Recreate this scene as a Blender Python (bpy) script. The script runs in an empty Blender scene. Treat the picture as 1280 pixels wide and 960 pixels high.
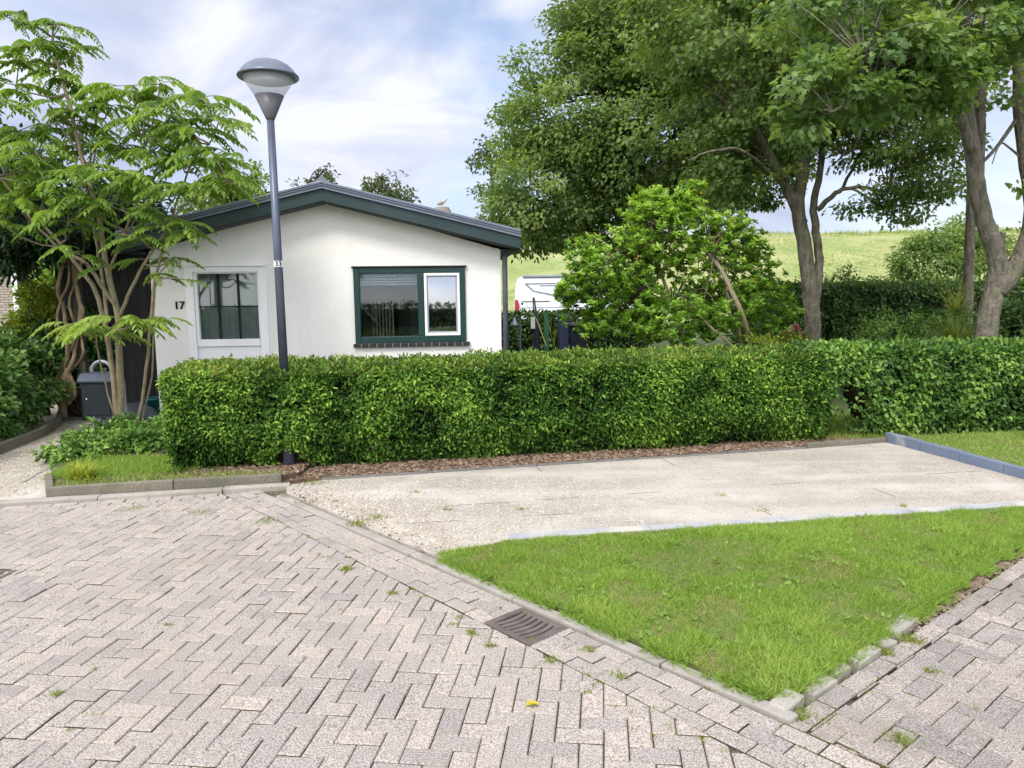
import bpy, math, random
import numpy as np
from mathutils import Vector, Matrix, noise as mnoise

rng = np.random.default_rng(7)
random.seed(7)
S = bpy.context.scene
COL = S.collection
PI = math.pi

# ------------------------------------------------------------------ camera model (also used to read positions off at a known depth)
FPX, HC = 930.0, 1.65
PITCH = math.atan(112 / 930); ROLL = .013
cF = np.array([0, math.cos(PITCH), -math.sin(PITCH)])
U0 = np.array([0, math.sin(PITCH), math.cos(PITCH)]); R0 = np.array([1., 0, 0])
cR = math.cos(ROLL) * R0 - math.sin(ROLL) * U0
cU = math.cos(ROLL) * U0 + math.sin(ROLL) * R0
CAM = np.array([0, 0, HC])
def ray(x, y): return cF * FPX + cR * (x - 640) + cU * (480 - y)
def G(x, y, z=0.):                      # point of the ground
    d = ray(x, y); return CAM + d * ((z - HC) / d[2])
def at(x, y, Y):                        # point at distance Y
    d = ray(x, y); return CAM + d * (Y / d[1])

# ------------------------------------------------------------------ node materials
def nn(nt, t, **kw):
    n = nt.nodes.new(t)
    for k, v in kw.items():
        if k in n.inputs: n.inputs[k].default_value = v
        else: setattr(n, k, v)
    return n
def rgba(c): return (c[0], c[1], c[2], 1)
def new_mat(name):
    m = bpy.data.materials.new(name); m.use_nodes = True
    nt = m.node_tree; nt.nodes.clear()
    out = nn(nt, 'ShaderNodeOutputMaterial')
    return m, nt, out
def noise(nt, scale, detail=4, rough=.55, coord=None, vec='Object'):
    tc = nn(nt, 'ShaderNodeTexCoord')
    n = nn(nt, 'ShaderNodeTexNoise', Scale=scale, Detail=detail, Roughness=rough)
    nt.links.new(tc.outputs[vec], n.inputs['Vector'])
    return n.outputs['Fac']
def ramp(nt, fac, stops):
    r = nn(nt, 'ShaderNodeValToRGB')
    e = r.color_ramp.elements
    e[0].position, e[0].color = stops[0][0], rgba(stops[0][1])
    e[1].position, e[1].color = stops[-1][0], rgba(stops[-1][1])
    for p, c in stops[1:-1]:
        k = e.new(p); k.color = rgba(c)
    nt.links.new(fac, r.inputs['Fac'])
    return r.outputs['Color']
def mixc(nt, a, b, fac, mode='MIX'):
    m = nn(nt, 'ShaderNodeMix', data_type='RGBA', blend_type=mode)
    for s, v in ((m.inputs[6], a), (m.inputs[7], b)):
        if hasattr(v, 'is_output'): nt.links.new(v, s)
        else: s.default_value = rgba(v)
    if hasattr(fac, 'is_output'): nt.links.new(fac, m.inputs[0])
    else: m.inputs[0].default_value = fac
    return m.outputs[2]
def mat(name, c1, c2=None, scale=4, rough=.8, bump=0, bscale=60, spec=.3, metal=0, speck=None, spscale=300, tint=0, lo=.35, hi=.65, bdist=.01, extra=None):
    m, nt, out = new_mat(name)
    p = nn(nt, 'ShaderNodeBsdfPrincipled', Roughness=rough, Metallic=metal)
    p.inputs['Specular IOR Level'].default_value = spec
    if c2 is None: c2 = tuple(x * .82 for x in c1)
    col = ramp(nt, noise(nt, scale), [(lo, c1), (hi, c2)])
    if speck:
        f = ramp(nt, noise(nt, spscale, 2), [(.42, (0, 0, 0)), (.62, (1, 1, 1))])
        col = mixc(nt, col, speck, f)
    if extra:                            # a second layer of stains: colour, scale, lo, hi, strength
        f = ramp(nt, noise(nt, extra[1], 6), [(extra[2], (0, 0, 0)), (extra[3], (extra[4],) * 3)])
        col = mixc(nt, col, extra[0], f)
    if tint:
        a = nn(nt, 'ShaderNodeAttribute', attribute_name='tint')
        mp = nn(nt, 'ShaderNodeMapRange'); mp.inputs[3].default_value = 1 - tint; mp.inputs[4].default_value = 1 + tint
        nt.links.new(a.outputs['Fac'], mp.inputs[0])
        col = mixc(nt, col, mp.outputs[0], 1, 'MULTIPLY')
    nt.links.new(col, p.inputs['Base Color'])
    if bump:
        b = nn(nt, 'ShaderNodeBump', Strength=bump, Distance=bdist)
        nt.links.new(noise(nt, bscale, 5), b.inputs['Height'])
        nt.links.new(b.outputs['Normal'], p.inputs['Normal'])
    nt.links.new(p.outputs[0], out.inputs[0])
    return m
def leafmat(name, dark, mid, light, trans=.3, rough=.45, spec=.35, tr_gain=1.5):
    m, nt, out = new_mat(name)
    a = nn(nt, 'ShaderNodeAttribute', attribute_name='tint')
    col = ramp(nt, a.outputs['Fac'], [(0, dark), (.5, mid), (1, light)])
    p = nn(nt, 'ShaderNodeBsdfPrincipled', Roughness=rough)
    p.inputs['Specular IOR Level'].default_value = spec
    nt.links.new(col, p.inputs['Base Color'])
    t = nn(nt, 'ShaderNodeBsdfTranslucent')
    g = mixc(nt, col, (tr_gain * 1.05, tr_gain, tr_gain * .5), 1, 'MULTIPLY')
    nt.links.new(g, t.inputs['Color'])
    mx = nn(nt, 'ShaderNodeMixShader'); mx.inputs[0].default_value = trans
    nt.links.new(p.outputs[0], mx.inputs[1]); nt.links.new(t.outputs[0], mx.inputs[2])
    nt.links.new(mx.outputs[0], out.inputs[0])
    return m
def glassmat(name, tintc=(.75, .8, .8), refl=.2):
    m, nt, out = new_mat(name)
    tr = nn(nt, 'ShaderNodeBsdfTransparent'); tr.inputs[0].default_value = rgba(tintc)
    gl = nn(nt, 'ShaderNodeBsdfGlossy', Roughness=.02); gl.inputs[0].default_value = (.9, .95, 1, 1)
    mx = nn(nt, 'ShaderNodeMixShader')
    fr = nn(nt, 'ShaderNodeFresnel', IOR=1.5)
    ad = nn(nt, 'ShaderNodeMath', operation='ADD'); ad.inputs[1].default_value = refl
    nt.links.new(fr.outputs[0], ad.inputs[0]); nt.links.new(ad.outputs[0], mx.inputs[0])
    nt.links.new(tr.outputs[0], mx.inputs[1]); nt.links.new(gl.outputs[0], mx.inputs[2])
    nt.links.new(mx.outputs[0], out.inputs[0])
    return m

M = {}
M['ground'] = mat('turf_ground', (.06, .09, .025), (.10, .12, .04), 1.5, .95, .6, 30)
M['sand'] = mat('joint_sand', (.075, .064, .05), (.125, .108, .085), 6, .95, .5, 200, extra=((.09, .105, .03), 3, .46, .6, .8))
M['brick'] = mat('paver', (.435, .392, .348), (.49, .442, .395), 1.1, .88, 1, 150, speck=(.20, .175, .155), spscale=140, tint=.15, bdist=.004, extra=((.30, .26, .22), .8, .48, .72, .6))
M['brickr'] = mat('paver_right', (.395, .353, .315), (.455, .408, .368), 1.3, .88, 1, 150, speck=(.175, .15, .138), spscale=140, tint=.18, bdist=.004, extra=((.2, .18, .14), 1.2, .5, .7, .5))
M['kerb'] = mat('kerb_concrete', (.40, .365, .31), (.28, .255, .215), 6, .9, .6, 120, speck=(.28, .27, .24), spscale=160, tint=.12, bdist=.006, extra=((.2, .18, .13), 3, .52, .68, .6))
M['bedkerb'] = mat('edging_concrete', (.25, .225, .175), (.18, .165, .125), 3, .9, .5, 90, speck=(.13, .12, .09), spscale=120, tint=.1, extra=((.09, .1, .05), 2.5, .5, .7, .7))
M['darkedge'] = mat('dark_edging', (.15, .145, .135), (.22, .21, .19), 5, .9, .5, 80, speck=(.09, .09, .08), spscale=140)
M['blue'] = mat('blue_grey_kerb', (.135, .17, .235), (.18, .215, .275), 3, .75, .3, 90, speck=(.13, .17, .24), spscale=120, extra=((.42, .42, .42), 5, .6, .75, .6))
M['bluepale'] = mat('pale_blue_edge', (.31, .325, .345), (.40, .40, .40), 4, .8, .3, 90, extra=((.5, .46, .38), 3, .48, .62, .8))
M['drive'] = mat('washed_concrete', (.50, .45, .375), (.40, .362, .305), 1.1, .92, 1, 90, speck=(.27, .242, .20), spscale=85, bdist=.008, extra=((.54, .50, .435), 1.6, .5, .7, .8))
M['path'] = mat('gravel_path', (.52, .475, .40), (.42, .38, .31), 2, .92, 1, 90, speck=(.30, .265, .21), spscale=90, bdist=.008, extra=((.6, .57, .51), 1.5, .5, .66, .7))
M['pebble'] = mat('pebbles', (.56, .51, .42), (.40, .35, .28), 9, .85, tint=.3)
M['soil'] = mat('soil', (.075, .052, .035), (.13, .095, .065), 8, .95, .8, 90)
M['dirt'] = mat('dry_dirt', (.16, .12, .085), (.23, .18, .13), 9, .95, tint=.4)
M['mulch'] = mat('mulch', (.10, .06, .04), (.16, .10, .065), 12, .95, .9, 120)
M['chip'] = mat('bark_chips', (.15, .10, .068), (.25, .18, .12), 15, .9, tint=.55)
M['lawn'] = mat('lawn_soil', (.11, .15, .035), (.17, .16, .06), 5, .95, .7, 60)
M['grate'] = mat('cast_iron', (.125, .10, .09), (.185, .152, .137), 12, .6, .4, 120, metal=.3)
M['black'] = mat('dark_void', (.012, .012, .012), (.02, .02, .02), 5, .9)
M['stucco'] = mat('white_stucco', (.80, .785, .735), (.83, .815, .77), .8, .9, .55, 42, bdist=.014, extra=((.70, .68, .61), .7, .52, .75, .5))
M['white'] = mat('white_pvc', (.86, .86, .86), (.83, .83, .83), 3, .45, spec=.4)
M['green'] = mat('dark_green_paint', (.005, .034, .029), (.007, .042, .036), 4, .4, .05, 30, spec=.45)
M['fascia'] = mat('fascia_green', (.012, .034, .033), (.020, .045, .043), 1.5, .42, .15, 20, spec=.45, extra=((.035, .055, .053), 2, .52, .75, .6))
M['roof'] = mat('roof_bitumen', (.06, .065, .075), (.09, .095, .105), 3, .7, .3, 60)
M['trim'] = mat('roof_metal', (.20, .23, .285), (.15, .175, .22), 4, .4, metal=.6)
M['trimdark'] = mat('roof_trim_dark', (.075, .085, .105), (.1, .11, .13), 4, .5)
M['soffit'] = mat('soffit', (.05, .055, .05), (.07, .07, .065), 4, .7)
M['tile'] = mat('sill_tile', (.02, .017, .02), (.035, .03, .03), 10, .35, spec=.5)
M['mortar'] = mat('mortar', (.4, .38, .35))
M['pane'] = glassmat('window_glass', (.8, .85, .84), .02)
M['pane2'] = glassmat('sash_glass', (.6, .65, .65), .34)
M['blind'] = mat('blind', (.72, .70, .68), (.68, .66, .64), 6, .6)
M['curtain'] = mat('net_curtain', (.46, .48, .47), (.52, .54, .53), 5, .9)
M['room'] = mat('room_wall', (.50, .52, .49), (.56, .57, .54), 2, .9)
M['slats'] = mat('pale_wood', (.42, .36, .30), (.34, .29, .24), 8, .7)
M['steel'] = mat('painted_steel', (.075, .092, .135), (.095, .11, .155), 5, .38, .06, 40, spec=.5, metal=.25)
M['cone'] = mat('lamp_cone', (.10, .10, .11), (.12, .12, .13), 4, .4, spec=.5)
M['cap'] = mat('lamp_cap', (.12, .14, .18), (.145, .165, .205), 4, .35, spec=.5, metal=.4)
M['sticker'] = mat('white_sticker', (.8, .8, .8))
M['ink'] = mat('black_ink', (.01, .01, .01))
M['box'] = mat('mailbox_paint', (.018, .026, .033), (.024, .032, .04), 8, .4, .1, 200, spec=.5)
M['galv'] = mat('galvanised', (.42, .44, .47), (.34, .36, .39), 8, .45, metal=.5)
M['chrome'] = mat('lock_metal', (.7, .7, .7), None, 5, .25, metal=.9)
M['fence'] = mat('black_fence', (.012, .012, .014), (.022, .021, .022), 3, .7, .5, 30)
M['post'] = mat('weathered_post', (.055, .047, .04), (.09, .078, .065), 6, .9, .5, 50)
M['teal'] = mat('teal_plastic', (.012, .13, .13), (.015, .16, .15), 4, .4, spec=.4)
M['tarp'] = mat('dark_tarp', (.05, .058, .075), (.07, .08, .1), 4, .5, .4, 12)
M['van'] = mat('van_white', (.80, .82, .86), (.77, .79, .83), 1, .25, spec=.5)
M['vanblack'] = mat('van_trim', (.015, .02, .03), None, 3, .3, spec=.5)
M['vangrey'] = mat('van_stripe', (.22, .25, .29), None, 3, .5)
M['red'] = mat('tail_lens', (.35, .03, .05), (.45, .06, .09), 20, .25, spec=.5)
M['tyre'] = mat('tyre', (.02, .02, .02), None, 8, .9)
M['bin'] = mat('navy_bin', (.022, .032, .065), (.03, .04, .08), 3, .45, spec=.4)
M['binblack'] = mat('black_bin', (.012, .015, .024), None, 3, .4, spec=.4)
M['binlabel'] = mat('pale_label', (.55, .55, .55))
M['greenpost'] = mat('green_post', (.02, .09, .035), (.03, .11, .05), 6, .6)
M['bark'] = mat('grey_bark', (.24, .215, .165), (.14, .125, .095), 7, .92, .9, 28, bdist=.03, extra=((.15, .165, .09), 3, .5, .68, .6))
M['barkdark'] = mat('dark_bark', (.085, .072, .055), (.05, .043, .034), 7, .92, .9, 30, bdist=.03)
M['stem'] = mat('pale_stem', (.33, .275, .18), (.24, .20, .125), 9, .85, .6, 60, bdist=.008, extra=((.36, .30, .14), 5, .5, .65, .6))
M['stemthin'] = mat('pinkish_stem', (.30, .24, .19), (.24, .19, .15), 9, .8)
M['twig'] = mat('twig', (.14, .105, .075), (.1, .075, .055), 9, .9)
M['wist'] = mat('wisteria_bark', (.30, .225, .13), (.21, .155, .09), 9, .9, .6, 40, bdist=.01)
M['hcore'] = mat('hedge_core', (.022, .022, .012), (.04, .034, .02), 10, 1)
M['stone'] = mat('chimney_stone', (.28, .24, .19), (.2, .18, .15), 9, .9, .5, 40)
M['bird'] = mat('bird_feathers', (.30, .24, .21), (.52, .48, .46), 6, .8, lo=.45, hi=.55)
M['ybrick'] = None
# leaves
M['lf_yew'] = leafmat('yew_leaf', (.022,.062,.011), (.09,.205,.03), (.33,.51,.08), .25, .55, .18)
M['lf_yewtop'] = leafmat('yew_top_leaf', (.05,.095,.016), (.13,.21,.035), (.31,.34,.07), .25, .5, .22)
M['lf_beech'] = leafmat('beech_leaf', (.026,.068,.016), (.085,.19,.035), (.27,.43,.08), .25, .45, .3)
M['lf_tree'] = leafmat('tree_leaf', (.055,.10,.03), (.14,.225,.062), (.30,.385,.115), .44, .5, .3)
M['lf_maple'] = leafmat('maple_leaf', (.055,.11,.036), (.14,.24,.066), (.32,.41,.125), .42, .45, .35)
M['lf_dark'] = leafmat('evergreen_leaf', (.008, .026, .009), (.02, .055, .016), (.05, .11, .03), .2, .35, .5)
M['lf_bush'] = leafmat('laurel_leaf', (.055,.12,.02), (.19,.36,.04), (.42,.60,.085), .34, .38, .4)
M['lf_pinn'] = leafmat('pinnate_leaf', (.075,.15,.028), (.175,.29,.052), (.34,.45,.095), .45, .45, .3)
M['lf_ivy'] = leafmat('ivy_leaf', (.03,.085,.022), (.09,.20,.048), (.25,.37,.10), .28, .4, .4)
M['lf_gold'] = leafmat('golden_leaf', (.10,.15,.02), (.27,.34,.04), (.48,.50,.08), .35, .45, .3)
M['lf_far'] = leafmat('far_leaf', (.05, .075, .03), (.09, .12, .05), (.15, .18, .08), .35, .6, .2)
M['lf_hedge2'] = leafmat('privet_leaf', (.028,.065,.02), (.07,.135,.036), (.17,.26,.065), .28, .45, .3)
M['grass'] = leafmat('grass_blade', (.11,.20,.03), (.245,.385,.06), (.43,.50,.14), .34, .5, .25)
M['grassdry'] = leafmat('grass_dry', (.20, .24, .06), (.33, .33, .12), (.48, .42, .21), .3, .6, .2)
M['wither'] = leafmat('withered_leaf', (.14, .08, .03), (.22, .13, .05), (.3, .2, .08), .2)
M['weed'] = leafmat('weed_blade', (.09, .12, .02), (.18, .24, .04), (.34, .36, .09), .3, .5, .25)
M['dikegrass'] = leafmat('dike_grass', (.20,.27,.075), (.29,.345,.11), (.42,.42,.18), .55, .8, .05)
M['hill'] = mat('dike_turf', (.17, .23, .07), (.34, .345, .15), .5, .95, .6, 6, speck=(.30, .32, .13), spscale=2.5, extra=((.17, .24, .06), .12, .5, .62, .6))
M['flower'] = leafmat('pink_petal', (.5, .06, .12), (.65, .1, .2), (.7, .25, .3), .3)
M['orange'] = leafmat('orange_petal', (.55, .30, .05), (.6, .38, .08), (.62, .46, .14), .3)
M['yleaf'] = leafmat('yellow_leaf', (.45, .38, .03), (.5, .42, .04), (.5, .45, .05), .3)

def brickwall():
    m, nt, out = new_mat('pale_brick_wall')
    p = nn(nt, 'ShaderNodeBsdfPrincipled', Roughness=.9)
    tc = nn(nt, 'ShaderNodeTexCoord')
    mp = nn(nt, 'ShaderNodeMapping'); mp.inputs['Rotation'].default_value = (-PI / 2, 0, 0)
    b = nn(nt, 'ShaderNodeTexBrick', Scale=1)
    b.inputs['Brick Width'].default_value = .22; b.inputs['Row Height'].default_value = .07; b.inputs['Mortar Size'].default_value = .012
    b.inputs['Color1'].default_value = (.42, .36, .29, 1); b.inputs['Color2'].default_value = (.34, .29, .23, 1); b.inputs['Mortar'].default_value = (.16, .14, .12, 1)
    nt.links.new(tc.outputs['Object'], mp.inputs[0]); nt.links.new(mp.outputs[0], b.inputs['Vector'])
    nt.links.new(b.outputs['Color'], p.inputs['Base Color']); nt.links.new(p.outputs[0], out.inputs[0])
    return m
M['ybrick'] = brickwall()
def stretched(mname, sc, c, lo, hi, amt, bump=None):             # streaks along the height: rain marks on stucco, fissures in bark
    nt = M[mname].node_tree; p = [n for n in nt.nodes if n.type == 'BSDF_PRINCIPLED'][0]
    tc = nn(nt, 'ShaderNodeTexCoord'); mp = nn(nt, 'ShaderNodeMapping'); mp.inputs['Scale'].default_value = sc
    n = nn(nt, 'ShaderNodeTexNoise', Scale=1, Detail=5); nt.links.new(tc.outputs['Object'], mp.inputs[0]); nt.links.new(mp.outputs[0], n.inputs['Vector'])
    f = ramp(nt, n.outputs['Fac'], [(lo, (0, 0, 0)), (hi, (amt,) * 3)])
    old = p.inputs['Base Color'].links[0].from_socket
    nt.links.new(mixc(nt, old, c, f), p.inputs['Base Color'])
    if bump:
        b = nn(nt, 'ShaderNodeBump', Strength=bump[0], Distance=bump[1]); nt.links.new(n.outputs['Fac'], b.inputs['Height'])
        nt.links.new(p.inputs['Normal'].links[0].from_socket, b.inputs['Normal']); nt.links.new(b.outputs['Normal'], p.inputs['Normal'])
stretched('stucco', (5, 5, .35), (.60, .585, .53), .52, .75, .2)
def hue(mname, stops):
    nt = M[mname].node_tree; p = [n for n in nt.nodes if n.type == 'BSDF_PRINCIPLED'][0]
    a = nn(nt, 'ShaderNodeAttribute', attribute_name='tint'); old = p.inputs['Base Color'].links[0].from_socket
    nt.links.new(mixc(nt, old, ramp(nt, a.outputs['Fac'], stops), 1, 'MULTIPLY'), p.inputs['Base Color'])
for n_ in ('brick', 'brickr'): hue(n_, [(0, (.97, .985, 1)), (.3, (1, 1, 1)), (.62, (1, .99, .965)), (.85, (1, .975, .95)), (1, (1, .955, .925))])
stretched('drive', (.3, 2.6, 1), (.55, .51, .44), .48, .64, .45)
stretched('drive', (.5, 4.5, 1), (.33, .295, .245), .55, .7, .35)
stretched('brick', (16, 16, 16), (.30, .26, .215), .5, .72, .5)
stretched('brickr', (16, 16, 16), (.22, .19, .15), .5, .72, .55)
stretched('bark', (22, 22, 3.5), (.07, .06, .045), .52, .68, .7, (1, .05))
stretched('barkdark', (18, 18, 3), (.03, .026, .02), .52, .68, .6, (1, .05))
stretched('stem', (30, 30, 9), (.16, .125, .075), .52, .7, .7, (.8, .02))

# ------------------------------------------------------------------ object helpers
def tag(o, label=None, cat=None, group=None, kind=None):
    if label: o['label'] = label
    if cat: o['category'] = cat
    if group: o['group'] = group
    if kind: o['kind'] = kind
    return o
def thing(name, label, cat, loc, group=None):
    o = bpy.data.objects.new(name, None); COL.objects.link(o)
    o.location = [float(x) for x in loc]; o.empty_display_size = .1
    return tag(o, label, cat, group)
def root_loc(o):
    v = Vector((0, 0, 0))
    while o is not None: v += o.location; o = o.parent
    return np.array(v)
def link(name, me, parent=None, origin=None):
    o = bpy.data.objects.new(name, me); COL.objects.link(o)
    if parent is not None: o.parent = parent
    elif origin is not None: o.location = [float(x) for x in origin]
    return o

class MB:
    def __init__(s): s.v = []; s.f = []; s.m = []; s.t = []; s.cm = 0; s.ct = .5; s.sm = []
    def add(s, vs, fs, smooth=False):
        b = len(s.v)
        s.v += [tuple(float(c) for c in v) for v in vs]; s.t += [s.ct] * len(vs)
        for f in fs: s.f.append([b + i for i in f]); s.m.append(s.cm); s.sm.append(smooth)
    def box(s, o, a, b, c):              # corner o and three edge vectors
        o, a, b, c = (np.array(x, float) for x in (o, a, b, c))
        vs = [o, o + a, o + a + b, o + b, o + c, o + a + c, o + a + b + c, o + b + c]
        fs = [(0, 3, 2, 1), (4, 5, 6, 7), (0, 1, 5, 4), (1, 2, 6, 5), (2, 3, 7, 6), (3, 0, 4, 7)]
        if np.dot(np.cross(a, b), c) < 0: fs = [f[::-1] for f in fs]
        s.add(vs, fs)
    def bx(s, x0, x1, y0, y1, z0, z1): s.box((x0, y0, z0), (x1 - x0, 0, 0), (0, y1 - y0, 0), (0, 0, z1 - z0))
    def prism(s, pts, d):                # polygon (3D points) extruded by d
        d = np.array(d, float); n = len(pts); p = [np.array(x, float) for x in pts]
        nrm = sum((np.cross(p[i], p[(i + 1) % n]) for i in range(n)), np.zeros(3))
        fs = [tuple(range(n)), tuple(range(2 * n - 1, n - 1, -1))] + [(i, n + i, n + (i + 1) % n, (i + 1) % n) for i in range(n)]
        if np.dot(nrm, d) > 0: fs = [f[::-1] for f in fs]
        s.add(p + [x + d for x in p], fs)
    def tube(s, pts, rad, n=8, cap=True):
        pts = [np.array(p, float) for p in pts]
        if np.isscalar(rad): rad = [rad] * len(pts)
        vs = []; up = None
        for i, p in enumerate(pts):
            t = pts[min(i + 1, len(pts) - 1)] - pts[max(i - 1, 0)]
            t = t / (np.linalg.norm(t) + 1e-9)
            if up is None:
                up = np.array([0, 0, 1.]) if abs(t[2]) < .9 else np.array([1., 0, 0])
            a = np.cross(up, t); a /= np.linalg.norm(a) + 1e-9; b = np.cross(t, a); up = b
            for k in range(n):
                w = 2 * PI * k / n
                vs.append(p + rad[i] * (math.cos(w) * a + math.sin(w) * b))
        fs = []
        for i in range(len(pts) - 1):
            for k in range(n):
                k2 = (k + 1) % n
                fs.append((i * n + k, i * n + k2, (i + 1) * n + k2, (i + 1) * n + k))
        if cap: fs += [tuple(range(n - 1, -1, -1)), tuple(range((len(pts) - 1) * n, len(pts) * n))]
        s.add(vs, fs, True)
    def lathe(s, c, prof, n=24, axis=None):
        c = np.array(c, float)
        ax = np.array([0, 0, 1.]) if axis is None else np.array(axis, float) / np.linalg.norm(axis)
        a = np.cross(ax, [0, 1., 0]); 
        if np.linalg.norm(a) < .1: a = np.cross(ax, [1., 0, 0])
        a /= np.linalg.norm(a); b = np.cross(ax, a)
        vs = []
        for r, h in prof:
            for k in range(n):
                w = 2 * PI * k / n
                vs.append(c + ax * h + r * (math.cos(w) * a + math.sin(w) * b))
        fs = []
        for i in range(len(prof) - 1):
            for k in range(n):
                k2 = (k + 1) % n
                fs.append((i * n + k, i * n + k2, (i + 1) * n + k2, (i + 1) * n + k))
        fs += [tuple(range(n - 1, -1, -1)), tuple(range((len(prof) - 1) * n, len(prof) * n))]
        s.add(vs, fs, True)
    def build(s, name, mats, parent=None, origin=None, bevel=0, seg=2):
        me = bpy.data.meshes.new(name)
        off = root_loc(parent) if parent is not None else (np.array(origin, float) if origin is not None else np.zeros(3))
        v = np.array(s.v) - off
        me.from_pydata(v.tolist(), [], s.f)
        for m in (mats if isinstance(mats, (list, tuple)) else [mats]): me.materials.append(m)
        me.polygons.foreach_set('material_index', s.m)
        me.polygons.foreach_set('use_smooth', s.sm)
        a = me.attributes.new('tint', 'FLOAT', 'POINT'); a.data.foreach_set('value', s.t)
        me.update()
        o = link(name, me, parent, origin)
        if bevel:
            md = o.modifiers.new('bevel', 'BEVEL'); md.width = bevel; md.segments = seg; md.limit_method = 'ANGLE'; md.angle_limit = .6
        return o

def norm(a): return a / (np.linalg.norm(a, axis=-1, keepdims=True) + 1e-9)
LEAF = np.array([(0, 0, 0), (.32, .5, .10), (.72, .34, .06), (1, 0, -.10), (.72, -.34, .06), (.32, -.5, .10)])
LEAF_F = np.array([(0, 1, 2, 3), (0, 3, 4, 5)])
BLADE = np.array([(0, .5, 0), (.5, .38, .06), (1, 0, .28), (.5, -.38, .06), (0, -.5, 0)])
MAPLE = np.array([(0, 0, 0), (.18, .5, .06), (.5, .26, .02), (.62, .52, .05), (.72, .2, 0), (1, 0, -.12), (.72, -.2, 0), (.62, -.52, .05), (.5, -.26, .02), (.18, -.5, .06)])
class Leaves:
    """collects many small leaf faces, linked as one mesh"""
    def __init__(s): s.P = []; s.D = []; s.N = []; s.L = []; s.W = []; s.T = []
    def add(s, P, D, N, L, W, T):
        n = len(P); bc = lambda x: np.broadcast_to(np.asarray(x, float), (n,))
        s.P.append(np.asarray(P, float)); s.D.append(np.broadcast_to(D, (n, 3))); s.N.append(np.broadcast_to(N, (n, 3)))
        s.L.append(bc(L)); s.W.append(bc(W)); s.T.append(bc(T))
    def build(s, name, m, parent=None, origin=None, shape='leaf'):
        P = np.concatenate(s.P); D = norm(np.concatenate(s.D)); N = np.concatenate(s.N)
        L = np.concatenate(s.L)[:, None]; W = np.concatenate(s.W)[:, None]; T = np.clip(np.concatenate(s.T), 0, 1)
        A = norm(np.cross(N, D)); N = np.cross(D, A)
        off = root_loc(parent) if parent is not None else (np.array(origin, float) if origin is not None else np.zeros(3))
        tpl = {'leaf': LEAF, 'blade': BLADE, 'maple': MAPLE}[shape]
        if shape == 'leaf': fc = LEAF_F
        elif shape == 'blade': fc = [(0, 1, 3, 4), (1, 2, 3)]
        else: fc = [(0, 1, 2, 3, 4, 5), (0, 5, 6, 7, 8, 9)]
        n, k = len(P), len(tpl)
        V = (P - off)[:, None, :] + (tpl[None, :, 0:1] * L[:, None]) * D[:, None] + (tpl[None, :, 1:2] * W[:, None]) * A[:, None] + (tpl[None, :, 2:3] * L[:, None]) * N[:, None]
        fl = np.concatenate([np.array(f) for f in fc]); lens = np.array([len(f) for f in fc])
        loops = (np.arange(n)[:, None] * k + fl[None]).ravel()
        tot = np.tile(lens, n); start = np.concatenate([[0], np.cumsum(tot)[:-1]])
        me = bpy.data.meshes.new(name)
        me.vertices.add(n * k); me.vertices.foreach_set('co', V.astype(np.float32).ravel())
        me.loops.add(len(loops)); me.loops.foreach_set('vertex_index', loops.astype(np.int32))
        me.polygons.add(len(tot)); me.polygons.foreach_set('loop_start', start.astype(np.int32)); me.polygons.foreach_set('loop_total', tot.astype(np.int32))
        a = me.attributes.new('tint', 'FLOAT', 'POINT'); a.data.foreach_set('value', np.repeat(T, k).astype(np.float32))
        me.materials.append(m); me.update(calc_edges=True); me.validate()
        return link(name, me, parent, origin)
def rdir(n): return norm(rng.normal(size=(n, 3)))
def inpoly(x, y, poly):
    r = np.zeros(len(x), bool); n = len(poly)
    for i in range(n):
        x1, y1 = poly[i][:2]; x2, y2 = poly[(i + 1) % n][:2]
        c = ((y1 > y) != (y2 > y)) & (x < (x2 - x1) * (y - y1) / (y2 - y1 + 1e-12) + x1)
        r ^= c
    return r
def scatter(poly, n):
    p = np.array([q[:2] for q in poly]); lo, hi = p.min(0), p.max(0)
    xy = rng.uniform(lo, hi, size=(int(n * 4) + 50, 2)); xy = xy[inpoly(xy[:, 0], xy[:, 1], poly)]
    return xy[:n]
def fnoise(xy, s, seed=0):
    return np.array([mnoise.noise((x * s + seed, y * s - seed, seed * .37)) for x, y in xy])
def grass(lv, xy, h, w, z=0., lean=.7, tint=(.5, .22)):
    n = len(xy)
    D = np.column_stack([rng.normal(0, lean, n), rng.normal(0, lean, n), np.ones(n)])
    P = np.column_stack([xy, np.broadcast_to(z, (n,))])
    lv.add(P, D, rdir(n) * [1, 1, .2], h * rng.uniform(.5, 1.3, n), w, np.broadcast_to(tint[0], (n,)) + rng.normal(0, tint[1], n))
def sheet(name, poly, z, m, kind='structure', thick=.03, label=None):
    b = MB(); b.prism([(p[0], p[1], z - thick) for p in poly], (0, 0, thick))
    o = b.build(name, m); tag(o, kind=kind, label=label); return o

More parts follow.
